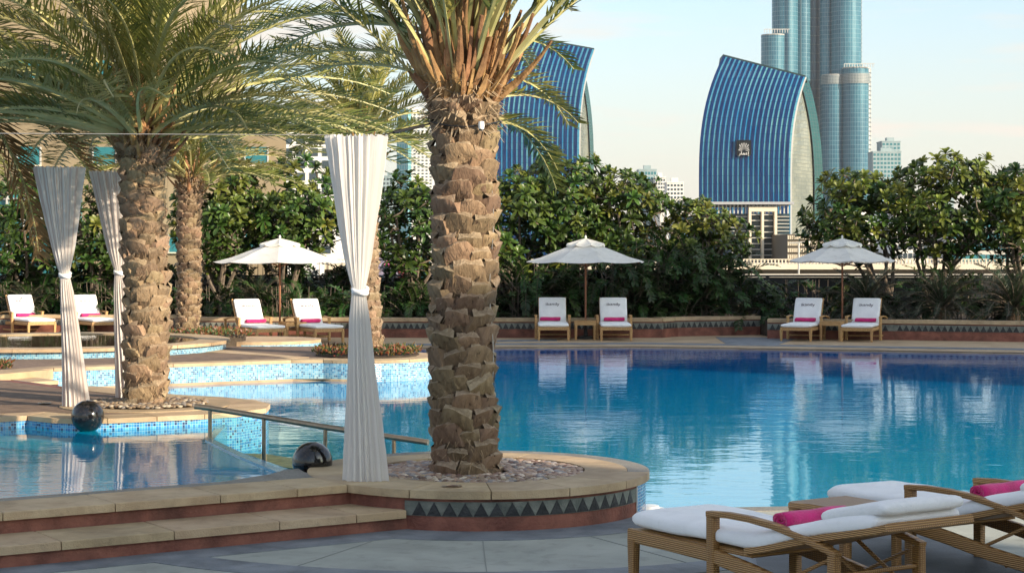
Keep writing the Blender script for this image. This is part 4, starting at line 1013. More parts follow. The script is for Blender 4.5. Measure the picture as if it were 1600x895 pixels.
def pad(pts, hw, th, name, m, parent, lump=.0, seed=0, endr=.5):
    """soft cushion swept along pts with rounded ends"""
    P = [Vector(p) for p in pts]; n = 28; k = []
    L = [0]
    for i in range(1, len(P)): L.append(L[-1]+(P[i]-P[i-1]).length)
    T = L[-1]; vs = []; st = [0,.006,.02,.045]+[.08+.84*i/(n-1) for i in range(n)]+[.955,.98,.994,1]
    nn = 24; prof = rprof(nn, .5)
    for s in st:
        d = s*T; i = 0
        while i < len(L)-2 and L[i+1] < d: i += 1
        f = (d-L[i])/(L[i+1]-L[i]); c = P[i].lerp(P[i+1], f)
        i0 = max(0, i-1); t = (P[min(i+2, len(P)-1)]-P[i0]).normalized() if len(P) > 2 else (P[1]-P[0]).normalized()
        e = min(d, T-d)/(th*endr); k_ = math.sqrt(max(0, 1-(1-min(1, e))**2)); up = t.cross(Vector((0,1,0)))*-1
        if up.z < 0 and abs(up.z) > .01: up = -up
        ws = 1-(1-k_)*.10
        for u, v in prof:
            z = noise.noise(Vector((d*3+seed, u*1.5, v)))*lump
            vs.append(c+Vector((0, u*hw*ws, 0))+up*(v*(th/2)*k_+z*k_))
    fs = [(i*nn+j, i*nn+(j+1) % nn, (i+1)*nn+(j+1) % nn, (i+1)*nn+j) for i in range(len(st)-1) for j in range(nn)]
    fs += [tuple(range(nn)), tuple((len(st)-1)*nn+j for j in range(nn-1,-1,-1))]
    return MB().add(vs, fs).build(name, m, parent, True)

def roll(loc, length, r_, m, label, rz, group, name='rolled_towel', ry=0, cat='towel'):
    """towel rolled to a spiral, open ends show the turns"""
    mb = MB(); turns = 3.2; n = 60; prof = []
    for i in range(n+1):
        a_ = turns*2*PI*i/n; q = r_*(.18+.82*i/n); prof.append((q*math.cos(a_), q*math.sin(a_)))
    nl = 10; vs = []
    for j in range(nl+1):
        y = -length/2+length*j/nl
        for k, (x_, z_) in enumerate(prof): vs.append((x_*(1.12+.05*math.sin(j*1.7+k*.1)), y+.008*math.sin(k*.4)*(1 if j in (0,nl) else 0), z_*.80*(1+.05*math.sin(j*1.1))))
    q = n+1; fs = [(j*q+k, j*q+k+1, (j+1)*q+k+1, (j+1)*q+k) for j in range(nl) for k in range(n)]
    mb.add(vs, fs)
    o = mb.build(name, m, None, True)
    so_ = o.modifiers.new('solid', 'SOLIDIFY'); so_.thickness = r_*.22; so_.offset = 0
    o.location = loc; o.rotation_euler = (0, ry, rz); tag(o, label, cat, group); return o

def wicker_lounger(label, origin, d2, group):
    rz = math.atan2(d2[1], d2[0]); t = thing('wicker_lounger', label, 'sun lounger', origin, rz, group); m = M['wicker']
    W = .65; zf = .33
    # local x = foot->head, y = 0 near side (right of travel) .. W   -> near side is y=0
    sides = (0.0, W)
    for s_ in sides:
        yy = s_
        bar([(0,yy,zf-.04),(.4,yy,zf-.045),(.79,yy,zf-.055),(1.15,yy,zf-.10),(1.5,yy,zf-.155),(1.82,yy,zf-.19)], .045, .085, 'side_rail', m, t)
        barv(.035, yy, 0, zf-.06, .05, .05, 'leg', m, t, .068, .06)
        barv(.81, yy, 0, .50, .062, .055, 'arm_post', m, t, .07, .058)
        barv(1.84, yy, 0, .41, .07, .055, 'rear_leg', m, t, .06, .055)
        bar([(.775,yy,.515),(.95,yy,.528),(1.15,yy,.528),(1.35,yy,.515),(1.6,yy,.478),(1.80,yy,.437),(1.87,yy,.418)], .055, .036, 'armrest', m, t)
        MB().tube([(1.40,yy+(.02 if s_ == 0 else -.02),.20),(1.78,yy+(.02 if s_ == 0 else -.02),.38)], .011, 6).build('brace', m, t)
    mb = MB(); mb.tube([(.03,0,zf-.04),(.03,W,zf-.04)], [(.03,.04)]*2, 12, prof=RP, side=(1,0,0)); mb.build('foot_rail', m, t)
    MB().box(.03, 1.14, .02, W-.02, zf-.03, zf+.002).build('seat_deck', m, t)
    for x_, z_ in ((1.84,.30),(1.86,.22),(1.62,.12)): MB().tube([(x_,.0,z_),(x_,W,z_)], .014, 8).build('cross_bar', m, t)
    # backrest frame: shallow curve up to the head, tip overhanging
    bp = [(1.10,0,.335),(1.28,0,.375),(1.5,0,.435),(1.75,0,.50),(2.0,0,.555),(2.16,0,.59),(2.24,0,.615)]
    mb = MB(); mb.tube([(x_, W/2, z_) for x_, _, z_ in bp], [(W/2+.01,.024)]*7, 16, prof=rprof(16,.2), side=(0,1,0)); mb.build('backrest', m, t, True)
    MB().tube([(1.55,W/2-.12,.43),(1.90,W/2-.12,.24)], .012, 6).build('back_strut', m, t)
    MB().tube([(1.55,W/2+.12,.43),(1.90,W/2+.12,.24)], .012, 6).build('back_strut', m, t)
    pad([(.0,W/2,.392),(.3,W/2,.394),(.7,W/2,.392),(1.05,W/2,.392),(1.16,W/2,.395),(1.28,W/2,.425),(1.5,W/2,.487),(1.75,W/2,.553),(1.98,W/2,.60),(2.16,W/2,.632)], .335, .115, 'mattress', M['cushion'], t, .012, origin[0], .6)
    return t
D2 = Vector((.551,-.834)); Wd = Vector((.834,.551))
o1 = Vector((.744,11.67,0)); o2 = o1+Vector((1.43,1.21,0))
for o_, lb, lt, lh in ((o1, 'woven rattan lounger nearest the camera with white mattress', 'magenta towel rolled on the nearest rattan lounger', 'white terry towel folded at the head of the nearest rattan lounger'),
                   (o2, 'woven rattan lounger at the right edge by the pool, white mattress', 'magenta towel rolled on the rattan lounger by the pool edge', 'white terry towel folded at the head of the rattan lounger by the pool edge')):
    wicker_lounger(lb, o_, D2, 'rattan loungers in the foreground')
    rz = math.atan2(D2.y, D2.x)
    Mx = Matrix.Translation(o_) @ Matrix.Rotation(rz, 4, 'Z')
    roll(Mx @ Vector((1.30,.335,.535)), .52, .058, M['pink'], lt, rz+.06, 'magenta rolled towels on the loungers')
    hp = pad([(1.70,.33,.605),(1.85,.33,.64),(2.0,.33,.672),(2.12,.33,.697),(2.2,.33,.705)], .315, .085, 'folded_towel', M['terry'], None, .008, 3, .5)
    hp.matrix_world = Mx; tag(hp, lh, 'towel', 'white folded head towels')
# wicker side table between them
tb_ = thing('wicker_side_table', 'square woven rattan side table between the two foreground loungers', 'side table', o1+Vector((*(Wd*1.22+D2*.12), 0)), math.atan2(D2.y, D2.x))
MB().tube([(0,.26,.405),(.52,.26,.405)], [(.26,.016)]*2, 16, prof=rprof(16,.12), side=(0,1,0)).build('table_top', M['wicker'], tb_)
for x_, y_ in ((.03,.03),(.49,.03),(.03,.49),(.49,.49)): barv(x_, y_, 0, .39, .05, .05, 'leg', M['wicker'], tb_, .055, .055)
for y_ in (.02,.50): bar([(.0,y_,.35),(.52,y_,.35)], .035, .07, 'apron', M['wicker'], tb_)
for x_ in (.02,.50): MB().tube([(x_,.05,.35),(x_,.47,.35)], [(.02,.035)]*2, 12, prof=RP, side=(1,0,0)).build('apron', M['wicker'], tb_)

# teak lounger (far)
def text_mesh(body, size, m, ext=.001, name='lettering'):
    cu = bpy.data.curves.new(name, 'FONT'); cu.body = body; cu.size = size; cu.extrude = ext; cu.align_x = 'CENTER'; cu.align_y = 'CENTER'; cu.resolution_u = 3
    o = bpy.data.objects.new(name, cu); C.objects.link(o); bpy.context.view_layer.update()
    me = bpy.data.meshes.new_from_object(o.evaluated_get(bpy.context.evaluated_depsgraph_get())); bpy.data.objects.remove(o); bpy.data.curves.remove(cu)
    me.materials.clear(); me.materials.append(m); me.name = name; return me
TX = text_mesh('ikandy', .098, M['ink'])
for v in TX.vertices: v.co.y -= (v.co.x*2.0)**2*.14; v.co.x *= 1.25
def teak_lounger(label, loc, rz, group):
    """local x = foot->head, y = +-.34"""
    t = thing('teak_lounger', label, 'sun lounger', loc, rz, group); m = M['teak']
    W = .33; ba = R(62)
    for s_ in (-1, 1):
        bar([(0,s_*W,.27),(.7,s_*W,.27),(1.65,s_*W,.25)], .04, .075, 'side_rail', m, t)
        barv(.03, s_*W, 0, .25, .045, .045, 'leg', m, t, .065, .065)
        barv(.86, s_*(W+.05), 0, .50, .055, .06, 'arm_post', m, t)
        barv(1.62, s_*(W+.05), 0, .46, .06, .055, 'rear_leg', m, t, .05, .05)
        bar([(.82,s_*(W+.05),.515),(1.1,s_*(W+.05),.53),(1.4,s_*(W+.05),.515),(1.66,s_*(W+.05),.47)], .06, .03, 'armrest', m, t)
        bar([(.86,s_*(W+.05),.10),(1.62,s_*(W+.05),.10)], .022, .03, 'brace', m, t)
    for x_ in (.03,): MB().box(x_-.02, x_+.02, -W, W, .235, .31).build('foot_rail', m, t)
    MB().box(.84,.88,-W-.04,W+.04,.085,.115).build('cross_bar', m, t); MB().box(1.6,1.64,-W-.04,W+.04,.085,.115).build('cross_bar', m, t)
    for k in range(9): MB().box(.08+k*.115, .16+k*.115, -W+.02, W-.02, .285, .305).build('slat', m, t)
    dx, dz = math.cos(ba), math.sin(ba)
    for s_ in (-1, 1): bar([(1.10,s_*(W-.03),.30),(1.10+.70*dx,s_*(W-.03),.30+.70*dz)], .035, .04, 'back_stile', m, t)
    q0 = Vector((1.05,0,.37)); 
    pad([(-.02,0,.345),(.5,0,.35),(.92,0,.35),(1.04,0,.355)], W+.01, .085, 'seat_cushion', M['cushion'], t, .006, loc[0], .6)
    bc = pad([(1.04,0,.36),(1.04+.22*dx,0,.36+.22*dz),(1.04+.45*dx,0,.36+.45*dz),(1.04+.64*dx,0,.36+.64*dz)], W-.02, .085, 'back_cushion', M['cushion'], t, .008, loc[1], .6)
    o = put('lettering', TX, bc); nrm = Vector((-dz, 0, dx))
    c = Vector((1.04+.45*dx,0,.36+.45*dz))+nrm*.0475
    o.matrix_local = Matrix.Translation(c) @ Matrix(((0,dx,-dz),(-1,0,0),(0,dz,dx))).to_4x4()
    return t
TG = 'teak loungers with white cushions on the far deck'
LS = [('teak lounger at the far left edge with shaded cushion', 66, 44, 38), ('teak lounger partly behind the leftmost striped curtain', 166, 44, 36),
      ('teak lounger left of the left umbrella pole', 424, 40.3, 32), ('teak lounger between the left umbrella pole and middle curtain', 515, 40.4, 30),
      ('teak lounger facing the pool left of the middle umbrella pole', 865, 41.3, 0), ('teak lounger facing the pool right of the middle umbrella pole', 963, 41.2, 0),
      ('angled teak lounger in front of the low wall left of the right umbrella', 1243, 41.0, -22), ('angled teak lounger right of the right umbrella pole', 1338, 40.8, -21)]
lw = ['far left edge lounger','lounger behind the striped curtain','lounger left of the left umbrella pole','lounger right of the left umbrella pole','lounger left of the middle umbrella pole','lounger right of the middle umbrella pole','lounger left of the right umbrella','lounger right of the right umbrella pole']
proto = None
for i, (lb, px_, Y, ang) in enumerate(LS):
    rz = R(90+ang); loc = Vector((X(px_,Y), Y, .002))
    if proto is None: proto = o = teak_lounger(lb, loc, rz, TG)
    else: o = copy_tree(proto); o.location = loc; o.rotation_euler = (0,0,rz); o['label'] = lb
    Mx = Matrix.Translation(loc) @ Matrix.Rotation(rz, 4, 'Z')
    roll(Mx @ Vector((.99+rnd.uniform(-.03,.02),rnd.uniform(-.07,.07),.445)), .46, .052, M['pink'], 'magenta towel rolled on the teak '+lw[i], rz+rnd.uniform(-.12,.12), 'magenta rolled towels on the loungers')

def side_table(label, x, Y, rz):
    t = thing('teak_side_table', label, 'side table', (x, Y, .002), rz, 'teak side tables under the umbrellas')
    for k in range(5): MB().box(-.24+k*.097, -.15+k*.097, -.24, .24, .40, .425).build('slat', M['teak'], t)
    for s1 in (-1,1):
        for s2 in (-1,1): barv(s1*.21, s2*.21, 0, .33, .045, .045, 'leg', M['teak'], t, .06, .06)
    MB().box(-.24,.24,-.24,-.20,.33,.398).build('apron', M['teak'], t); MB().box(-.24,.24,.20,.24,.33,.398).build('apron', M['teak'], t)
    MB().box(-.24,-.20,-.199,.199,.33,.398).build('apron', M['teak'], t); MB().box(.20,.24,-.199,.199,.33,.398).build('apron', M['teak'], t); return t
side_table('teak side table under the middle umbrella', X(914,41.9), 41.9, 0)
side_table('teak side table under the left umbrella', X(457,41.2), 41.2, R(28))
side_table('teak side table under the right umbrella', X(1300,41.6), 41.6, R(-20))

def umbrella(label, x, Y, rz, Rr=1.36, ze=1.77, za=2.20):
    t = thing('patio_umbrella', label, 'umbrella', (x, Y, 0), rz, 'white umbrellas over the far loungers')
    def ring(rad, z, drop, n=8, sub=6):
        P = []
        for k in range(n*sub):
            i = k//sub; f = (k % sub)/sub; a0 = 2*PI*i/n; a1 = 2*PI*(i+1)/n
            p = Vector((math.cos(a0), math.sin(a0), 0)).lerp(Vector((math.cos(a1), math.sin(a1), 0)), f)*rad
            # the valance of each panel hangs in a shallow curve
            P.append(Vector((p.x, p.y, z-drop*math.sin(PI*f))))
        return P
    prof = [(.10,za),(.35,za-.085),(.7,za-.215),(1.05,za-.352),(1.30,ze+.012),(Rr,ze-.018)]
    mb = MB(); vs = []; n = 48
    for k, (r_, z_) in enumerate(prof): vs += ring(r_*Rr/1.36, z_, .035*(r_/1.36)**.8 if k < 5 else .03)
    fs = [(k*n+j, k*n+(j+1) % n, (k+1)*n+(j+1) % n, (k+1)*n+j) for k in range(len(prof)-1) for j in range(n)]
    mb.add(vs, fs); mb.build('canopy', M['canvas'], t)
    mb = MB(); vs = ring(.04, za+.075, 0)+ring(.2, za+.035, .02)+ring(.44, za-.035, .04)+ring(.46, za-.075, .045)
    mb.add(vs, [(k*n+j, k*n+(j+1) % n, (k+1)*n+(j+1) % n, (k+1)*n+j) for k in range(3) for j in range(n)]); mb.build('vent_cap', M['canvas'], t)
    MB().lathe([(0,za+.04),(.03,za+.05),(.022,za+.09),(.03,za+.11),(.014,za+.15),(0,za+.155)], 12).build('finial', M['canvas'], t, True)
    MB().tube([(0,0,.05),(0,0,za+.03)], .022, 10).build('pole', M['polewood'], t, True)
    MB().lathe([(0,0),(.24,0),(.24,.05),(.06,.07),(.03,.30),(0,.30)], 20).build('base', M['darkpanel'], t)
    for k in range(8):
        a_ = 2*PI*k/8; c_, s_ = math.cos(a_), math.sin(a_)
        MB().tube([(.03*c_,.03*s_,za-.06),(Rr*.98*c_,Rr*.98*s_,ze-.035)], .010, 5).build('rib', M['polewood'], t)
        MB().tube([(.03*c_,.03*s_,ze-.12),(Rr*.5*c_,Rr*.5*s_,(za+ze)/2-.06)], .008, 5).build('strut', M['polewood'], t)
    return t
umbrella('cream umbrella lit by the sun over the left pair of teak loungers', X(432,41.0), 41.6, R(5), 1.42)
umbrella('white umbrella in the middle over the two loungers facing the pool', X(915,42.3), 42.3, R(14), 1.38)
umbrella('white umbrella over the right pair of angled loungers', X(1316,42.2), 42.2, R(0), 1.27)

# ------------------------------------------------------------------ the city
def gw(line, z0, z1, m, name, parent, uvscale=1): return MB().wall(line, z0, z1).build(name, m, parent)
def rect(x0, x1, y0, y1): return [(x0,y0),(x1,y0),(x1,y1),(x0,y1),(x0,y0)]
GB = -14
# curved office towers
M['blue_stripe'] = glass_grid('blue_curtain_wall', (.001,.014,.075), (.002,.03,.115), (1.9,3.6), (.001,.02,.07), (.06,.07), .35, 0, .06)
M['blue_light'] = glass_grid('blue_glass_light', (.005,.155,.34), (.11,.31,.36), (1.9,3.6), (.008,.13,.28), (.06,.07), .3, 0, .10, blotch=(.6,.5))  # pale teal blotches stand in for skyline reflections, put into the glass colour
M['pale_glass'] = glass_grid('pale_end_glass', (.10,.12,.10), (.26,.27,.21), (2.2,1.6), (.10,.12,.11), (.14,.14), .25, 0, .6)  # darker blotches imitate reflections in the end wall, put into its colour
M['green_glass'] = glass_grid('green_shell_glass', (.005,.055,.055), (.01,.085,.08), (2.0,1.6), (.01,.04,.045), (.16,.16), .2, 0, .5)
M['dark_core'] = mat('tower_core', (.05,.07,.08), rough=.7)
M['metal_l'] = mat('pale_metal', (.42,.42,.40), rough=.45)
def curved_tower(label, D, pxl, pxr, pxb, topl, topr, yb, logo=False, mirror=1, nst=18):
    """two leaning glass shells meeting over a glazed end wall; outlines given along photo columns at distance D"""
    t = thing('curved_tower', label, 'office tower', (0,0,0), 0, 'curved blue glass office towers')
    s = D/F; depth = 34.0
    def kx(py):   # lean of the shell with height, in photo columns
        return 39*(max(0, 280-py)/192)**2.6
    dyt = topl-88
    def front(u, py):  # u 0 = left edge, 1 = right edge
        k = kx(py-dyt)*.97
        px_ = pxl+(pxr-pxl)*u+k
        Y_1 = D+depth*k/51; return Vector((X(px_, Y_1), Y_1, Z(py, Y_1)))
    rows = 34; mbs = {0: MB(), 1: MB()}
    fin = MB()
    for i in range(nst):
        u0, u1 = i/nst, (i+1)/nst; um = u0+(u1-u0)*.58
        for (a_, b_, key) in ((u0, um, 0), (um, u1, 1)):
            for j in range(rows):
                def yy(u, f): top = topl+(topr-topl)*u; return yb+(top-yb)*f
                f0, f1 = j/rows, (j+1)/rows
                P = [front(a_, yy(a_, f0)), front(b_, yy(b_, f0)), front(b_, yy(b_, f1)), front(a_, yy(a_, f1))]
                if key == 0: P = [p+Vector((0,-.4,0)) for p in P]
                w_ = (P[1]-P[0]).length
                mbs[key].add(P, [(0,1,2,3)], [[(i*3.7, P[0].z), (i*3.7+w_, P[1].z), (i*3.7+w_, P[2].z), (i*3.7, P[3].z)]])
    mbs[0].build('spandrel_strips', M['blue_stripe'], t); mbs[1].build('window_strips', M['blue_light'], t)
    # edge trims, roof, end wall, back shell
    n = 30; vs = []; end = MB(); back = MB(); roof = MB(); trim = MB()
    def back_in(py): k = kx(py-dyt-(topr-topl)*1.0+0)*.62; return Vector((X(pxb-(pxb-pxr)*.26-k, D+depth*.8), D+depth*.80, Z(py, D+depth*.8)))
    def back_out(py): k = kx(py-dyt-(topr-topl)*1.0)*.62; return Vector((X(pxb-k, D+depth), D+depth, Z(py, D+depth)))
    for j in range(n):
        y0 = yb+(topr-yb)*j/n; y1 = yb+(topr-yb)*(j+1)/n
        a0, a1 = front(1, y0), front(1, y1); b0, b1 = back_in(y0), back_in(y1); c0, c1 = back_out(y0), back_out(y1)
        wd = (b0-a0).length
        e = Vector((-.8,0,0))
        end.add([a0+e, b0+e, b1+e, a1+e], [(0,1,2,3)], [[(0,a0.z),((b0-a0).length,b0.z),((b1-a1).length,b1.z),(0,a1.z)]])
        back.add([b0, c0, c1, b1], [(0,1,2,3)], [[(0,b0.z),(6,c0.z),(6,c1.z),(0,b1.z)]])
        c0b, c1b = c0+Vector((X(pxl,D)-X(pxr,D),0,0)), c1+Vector((X(pxl,D)-X(pxr,D),0,0))
        back.add([c0, c0b, c1b, c1], [(3,2,1,0)], [[(0,0)]*4])
        f0l, f1l = front(0, yb+(topl-yb)*j/n), front(0, yb+(topl-yb)*(j+1)/n)
        bl0, bl1 = c0b.copy(), c1b.copy(); bl0.z = f0l.z; bl1.z = f1l.z
        back.add([f0l, bl0, bl1, f1l], [(0,1,2,3)], [[(0,0)]*4])
        trim.add([a0, a0+Vector((.7,0,0)), a1+Vector((.7,0,0)), a1], [(0,1,2,3)])
    end.build('glazed_end_wall', M['pale_glass'], t); back.build('rear_shell', M['green_glass'], t); trim.build('edge_trim', M['metal_l'], t)
    fl, fr_ = front(0, topl), front(1, topr); bl = back_out(topr)+Vector((X(pxl,D)-X(pxr,D),0,0)); bl.z = fl.z-1; br = back_out(topr); br.z = fr_.z-1
    roof.add([fl, fr_, br, bl, fl+Vector((0,0,.8)), fr_+Vector((0,0,.8)), br+Vector((0,0,.8)), bl+Vector((0,0,.8))], [(0,1,5,4),(1,2,6,5),(2,3,7,6),(3,0,4,7),(4,5,6,7)])
    roof.build('roof', M['green_glass'], t)
    if logo:
        def lp(px_, py, dy=-1.2):
            k = kx(py-dyt)*.97; Y_1 = D+depth*k/51-1.0+dy; return Vector((X(px_, Y_1), Y_1, Z(py, Y_1)))
        lg_ = MB().add([lp(1151,243),lp(1174,243),lp(1174,219),lp(1151,219),lp(1151,243,.3),lp(1174,243,.3),lp(1174,219,.3),lp(1151,219,.3)], [(0,1,2,3),(0,4,5,1),(1,5,6,2),(2,6,7,3),(3,7,4,0)]).build('sign_board', mat('sign_black', (.006,.010,.014), rough=.9, spec=.1), t)
        ry_ = MB()
        for k in range(9):
            a_ = R(12+156*k/8); c_ = (1162.5, 236.5); L_ = 13 if 1 < k < 7 else 10
            p0 = (c_[0]+2*math.cos(a_), c_[1]-2*math.sin(a_)); p1 = (c_[0]+L_*math.cos(a_)*.86, c_[1]-L_*math.sin(a_)); n_ = (math.sin(a_)*.42, math.cos(a_)*.42)
            ry_.add([lp(p0[0],p0[1],-1.5), lp(p1[0]-n_[0],p1[1]-n_[1],-1.5), lp(p1[0]+n_[0],p1[1]+n_[1],-1.5)], [(0,1,2),(2,1,0)])
        ry_.build('sign_rays', M['white'], lg_)
        tm = text_mesh('\ufead\ufe8e\ufee4\ufecb\u0625', 1.9, M['white'])
        put('lettering', tm, lg_, lp(1162.5, 239.8, -1.5), (R(90),0,0), (1.15,1,1))
    return t
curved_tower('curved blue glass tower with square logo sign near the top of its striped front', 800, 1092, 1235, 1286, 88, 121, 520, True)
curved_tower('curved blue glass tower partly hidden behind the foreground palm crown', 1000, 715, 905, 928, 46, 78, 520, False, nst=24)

# supertall
M['tall_glass'] = glass_grid('supertall_glass', (.012,.085,.145), (.045,.17,.235), (2.0,3.6), (.12,.21,.25), (.12,.10), .22, .1, .4, blotch=(1,.3))
M['tall_dark'] = glass_grid('supertall_recess', (.01,.045,.09), (.02,.09,.14), (3.0,7.2), (.04,.09,.12), (.2,.12), .2, .1, .4)
M['tall_metal'] = glass_grid('supertall_balconies', (.40,.42,.40), (.5,.5,.47), (2.5,3.6), (.10,.13,.15), (.25,.35), .5, 0, .4)
st = thing('supertall_tower', 'very tall stepped blue glass skyscraper rising out of the top of the picture', 'skyscraper', (0,0,0))
D = 1500; sc = D/F
def bay(pxa, pxb, topy, m, name='glass_bay', dy=0, parent=st):
    r_ = (pxb-pxa)/2*sc; cx = X((pxa+pxb)/2, D); pts = [(cx+r_*math.cos(a_), D+dy+r_*.9*math.sin(a_)) for a_ in [PI+PI*2*i/24 for i in range(25)]]
    z1 = Z(topy, D); o = MB().wall(pts, GB, z1).build(name, m, parent)
    MB().prism(pts[:-1], z1-.5, z1+.6).build('roof', M['metal_l'], parent)
    return o
bay(1188,1227,57,M['tall_glass'],dy=-4); bay(1206,1247,-380,M['tall_glass'],dy=0); bay(1243,1268,-380,M['tall_glass'],dy=6)
bay(1262,1286,-420,M['tall_dark'],'recess_bay',14); bay(1282,1302,-380,M['tall_glass'],dy=4); bay(1298,1346,-380,M['tall_glass'],dy=0)
bay(1322,1348,-380,M['tall_metal'],'balcony_bay',3); bay(1281,1318,120,M['tall_glass'],dy=-8); bay(1311,1352,110,M['tall_glass'],dy=-14); bay(1330,1358,110,M['tall_metal'],'balcony_bay',-8)
for a_, b_, y0, y1, dy in ((1281,1318,121,134,-8),(1311,1352.5,119,134,-14)):
    r_ = (b_-a_)/2*sc+.6; cx = X((a_+b_)/2, D); pts = [(cx+r_*math.cos(q), D+dy+r_*.9*math.sin(q)) for q in [PI+PI*i/16 for i in range(17)]]
    MB().wall(pts, Z(y1,D), Z(y0,D)).build('plant_band', glass_grid('plant_grille', (.03,.06,.08), (.05,.09,.11), (1.2,1.2), (.25,.28,.28), (.3,.3), .6), st)
for a_, b_, y_ in ((1188,1227,57),(1311,1358,110)):
    mb = MB(); x_ = a_
    while x_ < b_: mb.box(X(x_,D)-.25, X(x_,D)+.25, D-24, D-23.5, Z(y_,D), Z(y_-5,D)); x_ += 4
    mb.box(X(a_,D), X(b_,D), D-24, D-23.4, Z(y_-5,D), Z(y_-6,D)); tag(mb.build('roof_railing', M['metal_l'], st), kind='stuff')
MB().box(X(1245.3,D), X(1246.6,D), D-18, D-16, GB, 300).build('mullion', M['tall_dark'], st)

# far slab towers with window grids built as recessed panes
def block(label, D, pa, pb, ty, wall_m, win_m, nx, ny, cat='building', group=None, y_to=420, depth=20, roof=True, win=(.6,.55), name='apartment_block'):
    t = thing(name, label, cat, (0,0,0), 0, group); x0, x1 = X(pa,D), X(pb,D); z1 = Z(ty,D); zb = Z(y_to,D)
    MB().box(x0, x1, D, D+depth, GB, z1).build('wall', wall_m, t)
    cw, chh = (x1-x0)/nx, (z1-zb)/ny; mb = MB(); k = 0
    pane = MB().box(-cw*win[0]/2, cw*win[0]/2, -.25, .05, -chh*win[1]/2, chh*win[1]/2).mesh('window', win_m)
    tot = nx*ny
    for j in range(ny):
        for i in range(nx):
            cx, cz = x0+cw*(i+.5), z1-chh*(j+.6)
            if tot <= 130: put('window', pane, t, (cx, D, cz))
            else: mb.box(cx-cw*win[0]/2, cx+cw*win[0]/2, D-.25, D+.05, cz-chh*win[1]/2, cz+chh*win[1]/2)
    if tot > 130: tag(mb.build('windows', win_m, t), kind='stuff')
    if roof: MB().box(x0-.3, x1+.3, D-.4, D+depth+.3, z1, z1+.8).build('roof', wall_m, t); MB().box(x0+(x1-x0)*.3, x0+(x1-x0)*.7, D+3, D+9, z1+.8, z1+3.5).build('plant_room', wall_m, t)
    return t
cw_ = mat('pale_concrete', (.42,.40,.36), (.50,.47,.42), .3, .85); tw = mat('teal_window', (.02,.12,.15), (.04,.18,.21), .5, .15); dw = mat('dark_window', (.05,.07,.085), rough=.2)
wh = mat('white_concrete', (.62,.61,.58), (.70,.69,.66), .3, .8); bl = mat('hazy_blue_concrete', (.22,.30,.32), (.28,.36,.38), .2, .8)
G5 = 'pale blocks on the skyline'
b = block('slim tower with teal glass left half and white balconies, between curtain and palm', 1200, 620, 676, 176, wh, dw, 9, 30, 'tower', None, 330, win=(.5,.4), name='balcony_tower')
x0, x1 = X(620,1200), X(643,1200)
MB().wall([(x0,1199),(x1-2,1194),(x1,1199)], GB, Z(172,1200)).build('glass_bay', glass_grid('teal_bay_glass', (.05,.24,.30), (.09,.32,.36), (2,3.4), (.25,.38,.40), (.15,.15), .2), b)
block('small grey block on the skyline beside the middle curtain', 1600, 598, 619, 276, bl, dw, 4, 8, group=G5, y_to=330)
block('pale stepped block on the skyline right of the middle frangipani', 1300, 998, 1026, 266, bl, tw, 6, 8, group=G5, y_to=330)
block('cream block with balconies just left of the small white block', 1280, 1024, 1040, 278, wh, dw, 4, 9, group=G5, y_to=330)
block('small white block with dark square windows left of the curved tower', 1250, 1042, 1068, 286, wh, dw, 5, 7, group=G5, y_to=330)
block('tall pale blue tower right of the skyscraper', 1400, 1364, 1408, 238, bl, tw, 8, 14, 'tower', G5, 330, name='skyline_tower')
block('narrower upper stage rising on the pale blue tower', 1412, 1378, 1407, 222, bl, tw, 5, 3, 'tower', G5, 240, name='skyline_tower')
block('small distant block above the right trees', 1800, 1470, 1491, 248, bl, dw, 4, 5, group=G5, y_to=290)
block('pale low building behind the limbs of the right trees', 420, 1395, 1475, 335, wh, dw, 10, 5, group=G5, y_to=405)
block('low teal-windowed building behind the right edge trees', 380, 1485, 1640, 340, cw_, tw, 14, 4, group=G5, y_to=410, win=(.8,.6))
block('white building glimpsed between the trunks of the right trees', 450, 1290, 1390, 352, wh, dw, 12, 4, group=G5, y_to=405)

# podium office building with cream portal
pob = thing('office_building', 'dark glazed low office building with cream portal frame below the logo tower', 'office building'); D = 350
MB().box(X(1140,D), X(1234,D), D, D+25, GB, Z(334,D)).build('wall', mat('dark_glazing', (.012,.03,.045), (.02,.05,.065), .4, .2), pob)
MB().box(X(1062,D), X(1142,D), D+4, D+25, GB, Z(337,D)).build('side_wing', mat('blue_glazing', (.05,.10,.16), (.08,.15,.21), .4, .3), pob)
MB().box(X(1060,D), X(1237,D), D-3, D+25, Z(320,D), Z(316,D)).build('roof_slab', mat('roof_grey', (.30,.31,.33), rough=.6), pob)
mb = MB(); xx = 1062
while xx < 1236: mb.box(X(xx,D)-.12, X(xx,D)+.12, D-1.2, D-.9, Z(334,D), Z(320,D)); xx += 6
tag(mb.build('roof_posts', M['metal_l'], pob), kind='stuff')
for i in range(14):
    y_ = 338+i*5.6
    MB().box(X(1141,D), X(1168,D), D-.5, D, Z(y_+1.2,D), Z(y_,D)).build('floor_edge', M['metal_l'], pob)
    MB().box(X(1212,D), X(1233,D), D-.5, D, Z(y_+1.2,D), Z(y_,D)).build('floor_edge', M['metal_l'], pob)
crm = mat('cream_portal', (.62,.55,.42), (.68,.60,.47), .5, .8)
for a_, b_ in ((1168,1172),(1188,1191.5),(1208,1212)): MB().box(X(a_,D), X(b_,D), D-2, D-.01, GB, Z(331,D)).build('portal_post', crm, pob)
MB().box(X(1168,D), X(1212,D), D-2.02, D-.02, Z(331,D), Z(323,D)).build('portal_beam', crm, pob)
for i in range(9):
    for a_, b_ in ((1172.3,1187.7),(1191.8,1207.7)):
        y_ = 335+i*9; MB().box(X(a_,D), X(b_,D), D-1.2, D-.05, Z(y_+1.4,D), Z(y_,D)).build('floor_edge', M['metal_l'], pob)
